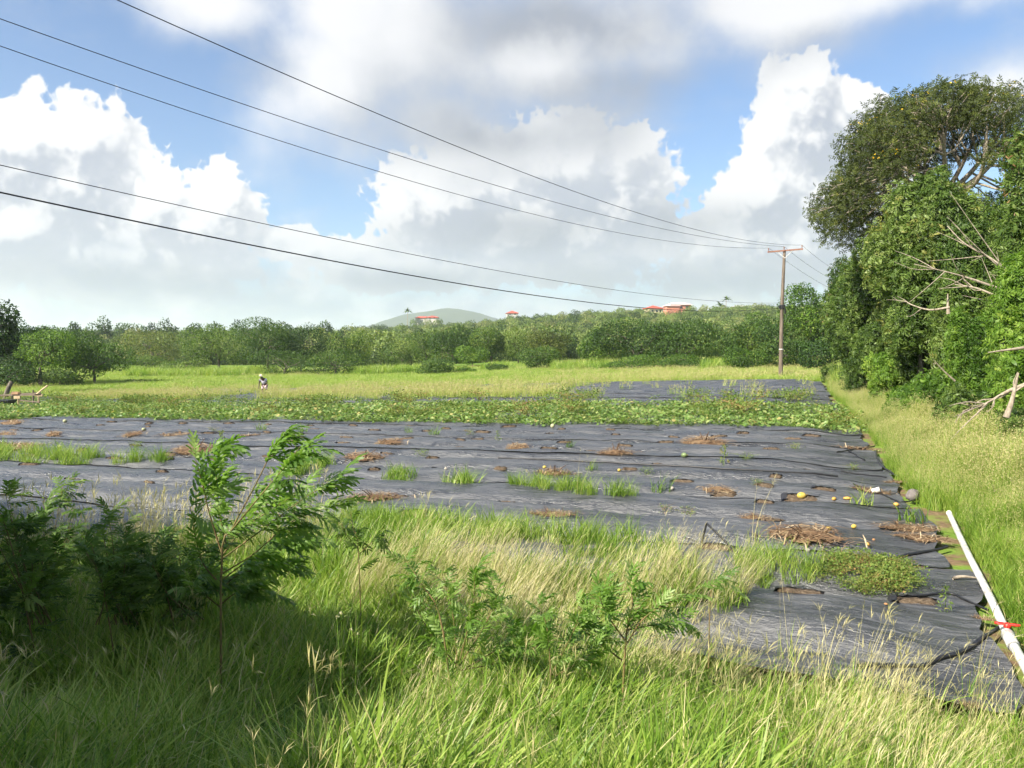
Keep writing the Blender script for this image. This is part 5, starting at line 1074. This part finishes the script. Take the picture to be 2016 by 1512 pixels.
ax = C[i0-4]-C[i0+4]; ax /= np.linalg.norm(ax); c0 = C[i0]-ax*0.16
mb = MB(); mb.add(*tube([c0-ax*0.22, c0-ax*0.20, c0-ax*0.02, c0+ax*0.10, c0+ax*0.12], [0.044, 0.053, 0.053, 0.060, 0.044], 18)); mb.obj('socket', m_pvc, t, True)
side = np.cross(ax, [0, 0, 1]); side /= np.linalg.norm(side); hc = C[i0]+np.array([0, 0, 0.072]); fr_ = np.stack([side, -ax, [0, 0, 1]], -1)
mb = MB(); mb.add(*ball([0, 0, 0], (0.035, 0.03, 0.03), 10, 7)); prof = [(-0.105, .008), (-0.09, .020), (-0.06, .026), (-0.025, .018), (0, .02), (0.025, .018), (0.06, .026), (0.09, .020), (0.105, .008)]
Vh = np.array([[x_, s * w_, zz] for zz in (0.008, 0.024) for s in (-1, 1) for x_, w_ in prof]); n_ = len(prof); Fh = []
for i in range(n_-1): Fh += [[i, i+1, n_+i+1, n_+i], [2*n_+i, 3*n_+i, 3*n_+i+1, 2*n_+i+1], [i, 2*n_+i, 2*n_+i+1, i+1], [n_+i, n_+i+1, 3*n_+i+1, 3*n_+i]]
mb.add(Vh, np.array(Fh)); mm = MB(); mm.add(np.concatenate(mb.V) @ fr_.T+hc, np.concatenate(mb.F)); mm.obj('valve_handle', m_red, t, True)
mb = MB(); mb.add(*tube([C[i0], hc], 0.022, 8)); mb.obj('valve_stem', m_pvc, t)

# ------------------------------------------------------------------ black hoses
def hose(label, pts, rad, lifts=None, name='drip_hose', n=60):
    W = []
    for i, (px, py) in enumerate(pts):
        p = on_film(px, py); p[2] += rad*0.8+(lifts[i] if lifts else 0); W.append(p)
    C = curve(W, n); u, v = xy2uv(C[:, 0], C[:, 1]); C[:, 2] = np.maximum(C[:, 2], film_h(u, v)+rad*0.7+0.012)
    mb = MB(); mb.add(*tube(C, rad, 7)); return tag(mb.obj(name, m_black, None, True), label, 'hose', 'black hoses lying on the film')
hose('black hose curving over the purslane patch to the pipe', [(1635, 1118), (1634, 1104), (1645, 1098), (1700, 1102), (1760, 1102), (1810, 1092), (1865, 1080)], 0.020)
hose('thin black hose along the soil cut on the nearest film', [(1768, 1190), (1766, 1180), (1800, 1176), (1868, 1172), (1905, 1188), (1945, 1205)], 0.013)
hose('thick black hose lying across the nearest film', [(1690, 1318), (1760, 1316), (1830, 1312), (1880, 1295), (1925, 1268), (1968, 1240)], 0.020)
hose('long straight black hose across the middle of the film', [(980, 903), (1100, 907), (1250, 915), (1420, 925), (1560, 932), (1650, 940)], 0.018)
hose('short black hose at the right end of the far film', [(1648, 892), (1680, 886), (1722, 880)], 0.018)
hose('short black hose crossing at the right end of the far film', [(1665, 884), (1685, 897), (1702, 908)], 0.018)
hose('black hose bending round the right edge of the film', [(1724, 890), (1728, 905), (1742, 925), (1775, 945)], 0.022)
hose('thin black hose near the white fitting', [(1655, 928), (1700, 936), (1745, 942)], 0.013)
hose('thin black hose beside the grey stone', [(1680, 955), (1730, 972), (1770, 990), (1808, 985)], 0.013)
pk_ = on_film(1380, 1078); P0 = pk_+np.array([0, 0, 0.02]); d_ = pk_[1]; P1 = at(1391, 1030, d_-0.03); P2 = on_film(1457, 1098)+np.array([0, 0, 0.02]); C = np.concatenate([np.linspace(P0, P1, 8), curve([P1, (P1*0.55+P2*0.45), P2], 14)[1:]])
mb = MB(); mb.add(*tube(C, 0.014, 7)); tag(mb.obj('drip_hose', m_black, None, True), 'kinked black hose standing up like a tent on the film', 'hose', 'black hoses lying on the film')

# ------------------------------------------------------------------ cuts in the film with bare soil
m_soil, k = mat('bare_soil'); pos = k.n('ShaderNodeTexCoord').outputs['Object']; n1 = k.noise(pos, 9, 5, 0.65); finish(m_soil, k, pbsdf(k, k.ramp(n1, [(0.3, (0.04, 0.030, 0.021)), (0.5, (0.10, 0.073, 0.050)), (0.7, (0.22, 0.17, 0.12))]), 0.95, 0.1, bump(k, n1, 0.8, 0.03)))
m_flap = plain('film_flap', (0.010, 0.010, 0.012), (0.03, 0.03, 0.034), 8, 0.5, 0.5, 0.3, 0.01)
def soil_mesh(seed):
    r = np.random.default_rng(seed); nx, ny = 11, 6; X, Y = np.meshgrid(np.linspace(-0.5, 0.5, nx), np.linspace(-0.5, 0.5, ny)); e = np.minimum(1-2*np.abs(X), 1-2*np.abs(Y)); Z = 0.012+0.03*r.random(X.shape)*(e > 0.02); Z[e <= 0.02] = -0.01
    X = X+0.05*r.normal(size=X.shape); Y = Y+0.06*r.normal(size=X.shape); i = np.arange(ny-1)[:, None]*nx; j = np.arange(nx-1)[None]; mb = MB(); mb.add(np.stack([X, Y, Z], -1), np.stack([i+j, i+j+1, i+nx+j+1, i+nx+j], -1).reshape(-1, 4)); return mb.mesh('soil_patch', m_soil, True)
def flap_mesh(seed):
    r = np.random.default_rng(seed); n = 9; x = np.linspace(-0.56, 0.56, n); hgt = (0.018+0.028*r.random(n))*np.sin(np.linspace(0.1, 3.04, n))**0.5; V = []
    for i in range(n): V += [[x[i], 0.60, -0.02], [x[i], 0.54, hgt[i]*0.8], [x[i]+0.01, 0.44-0.08*r.random(), hgt[i]+0.01]]
    V = np.array(V); F = [[3*i+a, 3*i+3+a, 3*i+4+a, 3*i+1+a] for i in range(n-1) for a in (0, 1)]
    m = len(V); V2 = []
    for y in np.linspace(-0.5, 0.55, 5): h_ = 0.02+0.025*r.random(); V2 += [[-0.62, y, -0.02], [-0.55, y, h_*0.8], [-0.45+0.05*r.random(), y, h_]]
    F += [[m+3*i+a, m+3*i+3+a, m+3*i+4+a, m+3*i+1+a] for i in range(4) for a in (0, 1)]
    mb = MB(); mb.add(np.concatenate([V, np.array(V2)]), np.array(F)); return mb.mesh('film_flap', m_flap, True)
SOIL = [soil_mesh(i) for i in range(5)]; FLAP = [flap_mesh(i) for i in range(5)]; fang = math.atan2(UX[1], UX[0])
def strip_of(v):
    return next((o for v0, v1, o in film_objs if v0 <= v < v1), film_objs[0][2])
def cut(u, v, lx, ly, i, flap=True, tilt=0.0):
    x, y = uv2xy(u, v); z = float(film_h(u, v)); e = 0.12; sl_u = float(film_h(u+e, v)-film_h(u-e, v))/(2*e); sl_v = float(film_h(u, v+e)-film_h(u, v-e))/(2*e)
    o = link('soil_patch', SOIL[i % 5], strip_of(v)); o.location = (x, y, z+0.012); o.scale = (lx, ly, 1); o.rotation_euler = (math.atan(sl_v), -math.atan(sl_u), fang+tilt)
    if flap:
        f = link('film_flap', FLAP[(i*3) % 5], o)
rc = np.random.default_rng(40); cnt = 0
for vr, du_ in [(5.3, 2.0), (6.5, 2.3), (8.3, 1.5), (9.6, 1.5), (10.9, 1.6), (12.8, 1.6), (14.0, 1.7), (15.2, 1.8), (16.4, 1.8), (17.6, 1.9), (18.5, 2.2)]:
    u0 = -1.0-rc.random()*1.2
    while u0 > -30 and cnt < 170:
        u, v = u0+rc.normal()*0.18, vr+rc.normal()*0.14; x, y = uv2xy(u, v); a, b2, _ = proj(x, y, float(film_h(u, v)))
        if -40 < a < 2030 and rc.random() < 0.66: cut(u, v, 0.22+0.26*rc.random(), 0.08+0.13*rc.random(), cnt, rc.random() < 0.75, rc.normal()*0.22); cnt += 1
        u0 -= du_*(0.8+0.45*rc.random())
for i, (px, py, lx, ly) in enumerate([(1575, 1168, 0.45, 0.18), (1800, 1186, 0.42, 0.16), (1700, 1112, 0.55, 0.16), (1410, 1080, 0.42, 0.2), (815, 1015, 0.5, 0.2), (1577, 984, 0.55, 0.2), (1425, 975, 0.4, 0.16)]):
    q = on_film(px, py); u, v = xy2uv(q[0], q[1]); cut(u, v, lx, ly, i+1, True, 0.03)

# ------------------------------------------------------------------ heaps of pulled straw
def straw_mesh(seed, n=220, h=0.14, flat=False):
    r = np.random.default_rng(seed); mb = MB(); q = np.sqrt(r.random(n))*0.5; a = r.random(n)*6.283; x = q*np.cos(a); y = q*np.sin(a)*0.7; z = (h*(1-(2*q)**1.5)*r.random(n)**0.5 if not flat else 0.03*r.random(n))+0.005
    d = sphere_dirs(r, n); d[:, 2] *= 0.30; d[:, 0] *= 1.6; L = 0.08+0.24*r.random(n)**1.5; M = basis(d); M[:, :, 0] *= 0.05; q2 = r.random(n) < 0.25; x = np.where(q2, x*1.5, x); y = np.where(q2, y*1.5, y); z = np.where(q2, 0.012, z); d[q2, 2] *= 0.1; M = basis(d); M[:, :, 0] *= 0.05
    V = np.array([[-0.5, -0.5, 0], [0.5, -0.5, 0], [-0.6, 0, 0.12], [0.6, 0, 0.12], [-0.3, 0.5, 0], [0.3, 0.5, 0]]); F = np.array([[0, 1, 3, 2], [2, 3, 5, 4]])
    stamp(mb, V, F, M, np.stack([x, y, z], -1), L, np.clip(0.5+0.25*r.normal(size=n), 0, 1))
    for _ in range(3 if not flat else 0):
        e = np.array([r.normal()*0.12, r.normal()*0.1, h*1.5]); mb.add(*tube(curve([[e[0]*.3, e[1]*.3, 0], e*0.6, e], 5), np.linspace(0.014, 0.006, 5), 4), tone=0.15)
    nx = 9; X, Y = np.meshgrid(np.linspace(-0.46, 0.46, nx), np.linspace(-0.33, 0.33, nx)); e = 1-np.sqrt((X/0.46)**2+(Y/0.33)**2); Z = np.maximum(e, -0.05)*h*0.55*(1 if not flat else 0.1)+0.01*r.random(X.shape)-0.004; i = np.arange(nx-1)[:, None]*nx; j = np.arange(nx-1)[None]
    F = np.stack([i+j, i+j+1, i+nx+j+1, i+nx+j], -1).reshape(-1, 4); Fc = F[e.ravel()[F].min(1) > -0.05]; mb.add(np.stack([X, Y, Z], -1), Fc, 0.2+0.3*r.random(nx*nx))
    return mb.mesh('straw_heap', m_straw)
STRAW = [straw_mesh(i, 330, 0.13+0.03*i) for i in range(4)]; STRAWF = [straw_mesh(20+i, 240, 0.04, True) for i in range(3)]
HEAPS = [(22, 833, 55, 0, 'flat straw patch at the left border just below the vine bed'), (12, 856, 50, 0, 'straw patch at the left border, second row of film'), (105, 856, 40, 1, 'small dark straw heap near the left border'), (38, 880, 95, 0, 'long straw patch at the left border above the grass strip'),
 (262, 856, 45, 1, 'small straw heap left of the long straw strip'), (345, 857, 95, 0, 'long low straw strip on the left film'), (490, 858, 50, 0, 'straw patch above the sapling\'s tip'), (385, 888, 115, 1, 'tall straw heap behind the top of the leaning sapling'),
 (765, 872, 62, 1, 'small straw heap in the back row near the middle'), (718, 902, 85, 1, 'straw heap one row below the small middle heap'), (1017, 882, 52, 1, 'small reddish straw heap in the back row'), (1212, 894, 75, 1, 'straw heap in the back row right of the reddish one'),
 (737, 982, 112, 1, 'red-stemmed straw heap at the near middle of the film'), (1092, 934, 92, 1, 'straw heap with an upright stalk in the middle of the film'), (1087, 1014, 100, 0, 'pale flattened straw behind the seam grass'), (1386, 874, 88, 1, 'brown straw heap close to the vines'),
 (1585, 1056, 150, 1, 'largest straw heap, on the right beside the small yellow fruits'), (1790, 1042, 130, 0, 'flat pale straw under a grass tuft near the pipe'), (1815, 1062, 110, 0, 'flat straw spread right beside the pipe grass'), (1412, 967, 62, 0, 'thin pale straw scatter left of the large yellow melon'),
 (1492, 1023, 72, 0, 'thin reddish straw strip above the largest heap'), (1715, 968, 80, 0, 'straw litter round the white fitting'), (1690, 885, 80, 0, 'straw litter at the far right end of the film'), (1770, 950, 60, 0, 'dry litter at the film edge above the grey stone'), (1938, 1222, 45, 0, 'dry brown leaves against the white pipe'), (1910, 1395, 45, 0, 'small dry litter at the near corner of the film')]
for i, (px, py, w, tall, lab) in enumerate(HEAPS):
    p = on_film(px, py); u, v = xy2uv(p[0], p[1]); s = w/FPX*p[1]
    o = link('straw_heap', (STRAW[i % 4] if tall else STRAWF[i % 3])); e = 0.25; sl_u = float(film_h(u+e, v)-film_h(u-e, v))/(2*e); sl_v = float(film_h(u, v+e)-film_h(u, v-e))/(2*e)
    o.location = (p[0], p[1], p[2]+0.016); o.scale = (s, s*0.9 if tall else s*0.7, (0.75 if tall else 0.8)*min(1.2, max(0.6, s/0.9))); o.rotation_euler = (math.atan(sl_v), -math.atan(sl_u), fang+0.3*math.sin(i*2.3)); tag(o, lab, 'straw', 'straw heaps on the film')

# ------------------------------------------------------------------ fruits, fittings, stones
m_fy = plain('yellow_rind', (0.44, 0.30, 0.05), (0.58, 0.43, 0.10), 14, 0.4, 0.4, 0.1, 0.003); m_fo = plain('orange_rind', (0.55, 0.28, 0.05), (0.66, 0.38, 0.10), 14, 0.4, 0.4, 0.1, 0.003); m_fg = plain('green_rind', (0.11, 0.16, 0.06), (0.20, 0.26, 0.11), 22, 0.4, 0.4, 0.1, 0.003)
m_fp = plain('pale_rind', (0.34, 0.35, 0.18), (0.46, 0.45, 0.27), 14, 0.5, 0.3, 0.1, 0.003); m_fb = plain('rotten_rind', (0.24, 0.12, 0.05), (0.38, 0.21, 0.10), 14, 0.7, 0.2, 0.4, 0.006)
FRUIT = [(1578, 984, 21, 0.72, m_fy, 'largest yellow melon, lying in a soil cut on the right'), (1642, 985, 12, 0.7, m_fo, 'small orange fruit next to the largest yellow melon'), (1668, 984, 18, 0.4, m_fo, 'long flat orange fruit piece right of the small orange fruit'), (1632, 1053, 13, 0.8, m_fy, 'small yellow fruit on the largest straw heap'), (1681, 1042, 13, 0.8, m_fy, 'yellow fruit in a torn cut right of the largest straw heap'), (1709, 1075, 11, 0.8, m_fo, 'small orange fruit lying alone on bare film'), (1720, 1064, 7, 0.8, m_fb, 'tiny brown fruit just above the lone orange one'),
 (1764, 996, 12, 0.7, m_fo, 'orange fruit below the white fitting'), (1219, 928, 8, 0.9, m_fy, 'small yellow fruit on film right of the stalky heap'), (1072, 928, 9, 0.8, m_fy, 'yellow fruit on the stalky straw heap'), (1347, 900, 14, 0.8, m_fg, 'green melon on the film below the brown heap'), (622, 897, 9, 0.85, m_fp, 'pale melon on the film right of the sapling\'s tip'), (283, 848, 9, 0.8, m_fp, 'pale melon near the vines on the left'), (117, 881, 10, 0.6, m_fp, 'flat pale melon piece above the left grass strip'), (1744, 1194, 9, 0.6, m_fb, 'small rotten fruit left of the near soil cut'),
 (1088, 842, 10, 1.0, m_fp, 'round pale squash at the near edge of the vines in the centre'), (128, 832, 9, 0.9, m_fp, 'pale squash at the near edge of the vines on the left'), (992, 822, 7, 0.9, m_fp, 'pale squash inside the vine bed near the centre'), (712, 818, 7, 0.9, m_fp, 'pale squash inside the vine bed left of the centre')]
for i, (px, py, w, asp, m, lab) in enumerate(FRUIT):
    p = on_film(px, py); s = 0.88*w/FPX*p[1]/2; t = thing('melon', (p[0], p[1], p[2]+s*asp*0.9+(0.06 if 'on the largest straw' in lab or 'on the stalky' in lab else 0.012 if 'cut' in lab else -0.004)), lab, 'melon', 'fruits left on the field', 0.7*math.sin(i*1.7))
    mb = MB(); mb.add(*ball([0, 0, 0], (s, s*max(asp, 0.6), s*asp), 14, 9, 0.04, i)); mb.obj('rind', m, t, True)
    mb = MB(); mb.add(*tube(curve([[s*0.9, 0, 0], [s*1.15, 0, s*0.1], [s*1.3, s*0.1, s*0.25]], 4), [s*.14, s*.11, s*.1, s*.12], 5)); mb.obj('stalk', m_stem, t, True)
p = on_film(1725, 972); mb = MB(); ax = np.array([0.55, -0.35, 0.25]); mb.add(*tube([p+[0, 0, .06]-ax*.10, p+[0, 0, .06]+ax*.10], 0.052, 14, False)); mb.add(*tube([p+[0, 0, .06]-ax*.10, p+[0, 0, .06]+ax*.10], 0.044, 14, False)); tag(mb.obj('pipe_fitting', m_pvc, None, True), 'short white pipe fitting lying near the right film edge', 'pipe fitting')
m_stone = plain('grey_stone', (0.12, 0.105, 0.10), (0.22, 0.195, 0.185), 9, 0.9, 0.2, 0.6, 0.02); m_pebble = plain('pale_stone', (0.32, 0.29, 0.25), (0.46, 0.43, 0.38), 9, 0.9, 0.2, 0.4, 0.01)
for (px, py, s, m, lab) in [(1797, 985, 0.12, m_stone, 'grey block of stone at the film edge by the verge grass'), (1323, 964, 0.035, m_pebble, 'pale pebble beside the grass tuft right of the middle seam'), (1590, 1087, 0.030, m_pebble, 'tiny pale pebble on bare film below the largest heap'), (878, 925, 0.035, m_pebble, 'tiny pale pebble on film left of the stalky heap')]:
    p = on_film(px, py); mb = MB(); mb.add(*ball(p+[0, 0, s*0.7], (s, s*0.8, s*0.85), 10, 7, 0.55, int(px))); tag(mb.obj('stone', m, None, True), lab, 'stone')
p = on_film(1905, 1145); mb = MB(); mb.add(*tube(curve([p+[-.16, .02, .03], p+[-.04, .03, .05], p+[.12, 0, .04]], 6), [.018, .022, .02, .018, .014, .008], 6)); tag(mb.obj('dry_stick', m_palebark, None, True), 'forked dry stick lying just left of the white pipe', 'stick')

# ------------------------------------------------------------------ single tufts and weeds standing on the film
def plant_meshes(fn, n, seed, mats): return mk(fn, n, seed, mats)
TUFT = mk(t_lush, 4, 400, [m_grass, m_dry]); WEEDM = mk(t_weed, 3, 410, m_weed)
def t_herb(mb, r):
    n = 60; z = 0.05+0.5*r.random(n); w = 0.12*(1.15-z*1.6); a = r.random(n)*6.283; P = np.stack([np.cos(a)*w, np.sin(a)*w, z], -1); leaves_on(mb, r, P, sphere_dirs(r, n), 0.09, wid=0.3, tone=0.5, droop=-0.1)
    mb.add(*tube([[0, 0, 0], [0.02, 0, 0.3], [0, 0.01, 0.6]], [0.008, 0.006, 0.003], 4), tone=0.4)
HERB = mk(t_herb, 2, 420, m_weed)
PL = [(1300, 968, 1.0, TUFT, 'grass_tuft', 'bright grass tuft beside a pale pebble right of the middle seam'), (1697, 995, 1.0, TUFT, 'grass_tuft', 'spreading grass tuft below the white fitting'), (1797, 1030, 1.1, TUFT, 'grass_tuft', 'grass tuft growing on the flat straw near the pipe'), (1355, 1014, 0.7, WEEDM, 'weed', 'low weed in a soil cut right of the pale straw'), (1310, 1008, 0.6, WEEDM, 'weed', 'brownish low weed left of the weed in the cut'),
 (1425, 917, 0.9, HERB, 'herb', 'upright fine-leaved herb standing alone on the right film'), (1566, 884, 0.8, WEEDM, 'weed', 'low weed close to the vines on the right'), (1272, 935, 0.8, WEEDM, 'weed', 'low weed patch left of the large soil cuts'), (1470, 905, 0.8, WEEDM, 'weed', 'straggly weed between the herb and the close weed'), (1165, 925, 0.7, TUFT, 'grass_tuft', 'small tuft right behind the stalky straw heap'),
 (833, 898, 0.9, WEEDM, 'weed', 'low weed right of the middle straw heap'), (855, 855, 0.9, TUFT, 'grass_tuft', 'small tuft near the vines left of the centre'), (805, 852, 0.7, TUFT, 'grass_tuft', 'tuft near the vines, left of the one by the centre'), (980, 868, 0.6, HERB, 'herb', 'thin herb behind the small reddish heap'), (925, 855, 0.8, WEEDM, 'weed', 'low weed in the back row right of the centre tufts'), (1120, 880, 0.6, TUFT, 'grass_tuft', 'thin tuft between the two back-row heaps'),
 (632, 918, 0.9, WEEDM, 'weed', 'low weed below the pale melon'), (595, 850, 0.9, TUFT, 'grass_tuft', 'tuft at the vine edge above the sapling'), (515, 846, 0.9, TUFT, 'grass_tuft', 'tuft at the vine edge left of the sapling\'s tip'), (437, 880, 0.9, HERB, 'herb', 'herb growing at the right foot of the tall left heap'), (420, 848, 0.7, WEEDM, 'weed', 'low weed near the vines above the tall left heap'), (270, 880, 0.8, WEEDM, 'weed', 'low weed left of the tall left heap'), (1490, 955, 0.6, WEEDM, 'weed', 'dry weed at the edge of a soil cut in the third strip'), (1680, 925, 0.7, WEEDM, 'weed', 'weed in a soil cut at the right end of the film'), (1860, 1205, 0.5, HERB, 'herb', 'little green herb growing beside the pipe at the near film')]
for i, (px, py, s, ms, nm, lab) in enumerate(PL):
    p = on_film(px, py); o = link(nm, ms[i % len(ms)]); o.location = tuple(p-np.array([0, 0, 0.01])); o.scale = (s, s, s); o.rotation_euler = (0, 0, i*1.3); tag(o, lab, nm.replace('_', ' '), 'plants standing on the film')
# tall seed-head stalks and wild flowers in front
FST = mk(t_finger, 3, 430, [m_grass, m_dry])
for i, (px, py, s, lab) in enumerate([(1480, 1075, 1.0, 'tall plumed stalks standing in front of the kinked hose'), (1140, 975, 0.8, 'thin stalks behind the seam grass')]):
    p = on_film(px, py); o = link('seed_stalks', FST[i % 3]); o.location = tuple(p); o.scale = (s, s, s); tag(o, lab, 'grass stalks')
m_petal = leafmat('white_petal', [(0, (0.48, 0.46, 0.28)), (1, (0.64, 0.62, 0.44))], 0.3, gain=False)
b = at(690, 1290, 4.7); b[2] = float(H(b[0], b[1])); t = thing('wild_flower', b, 'cream wild flowers on thin stems in the near grass', 'flower'); r = np.random.default_rng(9)
sm = MB(); fm = MB()
for px, py in [(663, 1215), (672, 1209), (690, 1240), (704, 1250)]:
    e = at(px, py, 4.7)-b; sm.add(*tube(curve([[r.normal()*.03, 0, 0], e*0.55+r.normal(size=3)*0.09, e], 7), 0.0016, 4), tone=.5); P = np.tile(e, (9, 1)); leaves_on(fm, r, P, sphere_dirs(r, 9), 0.015, wid=0.6, tone=0.5, droop=-0.5)
sm.obj('stem', m_grass, t, True); fm.obj('blossom', m_petal, t)

# ------------------------------------------------------------------ moist air over the land
m_haze, k = mat('haze_air'); pv = k.n('ShaderNodeVolumePrincipled'); pv.inputs['Color'].default_value = (0.86, 0.92, 1.0, 1); pv.inputs['Density'].default_value = 0.00019; pv.inputs['Anisotropy'].default_value = 0.2
o_ = k.n('ShaderNodeOutputMaterial'); k.put(o_.inputs['Volume'], pv.outputs[0])
mb = MB(); mb.add(*box([0, 3300, 108], (10600, 7900, 240))); tag(mb.obj('haze', m_haze), 'thin bluish haze over the whole landscape', 'haze', kind='stuff')
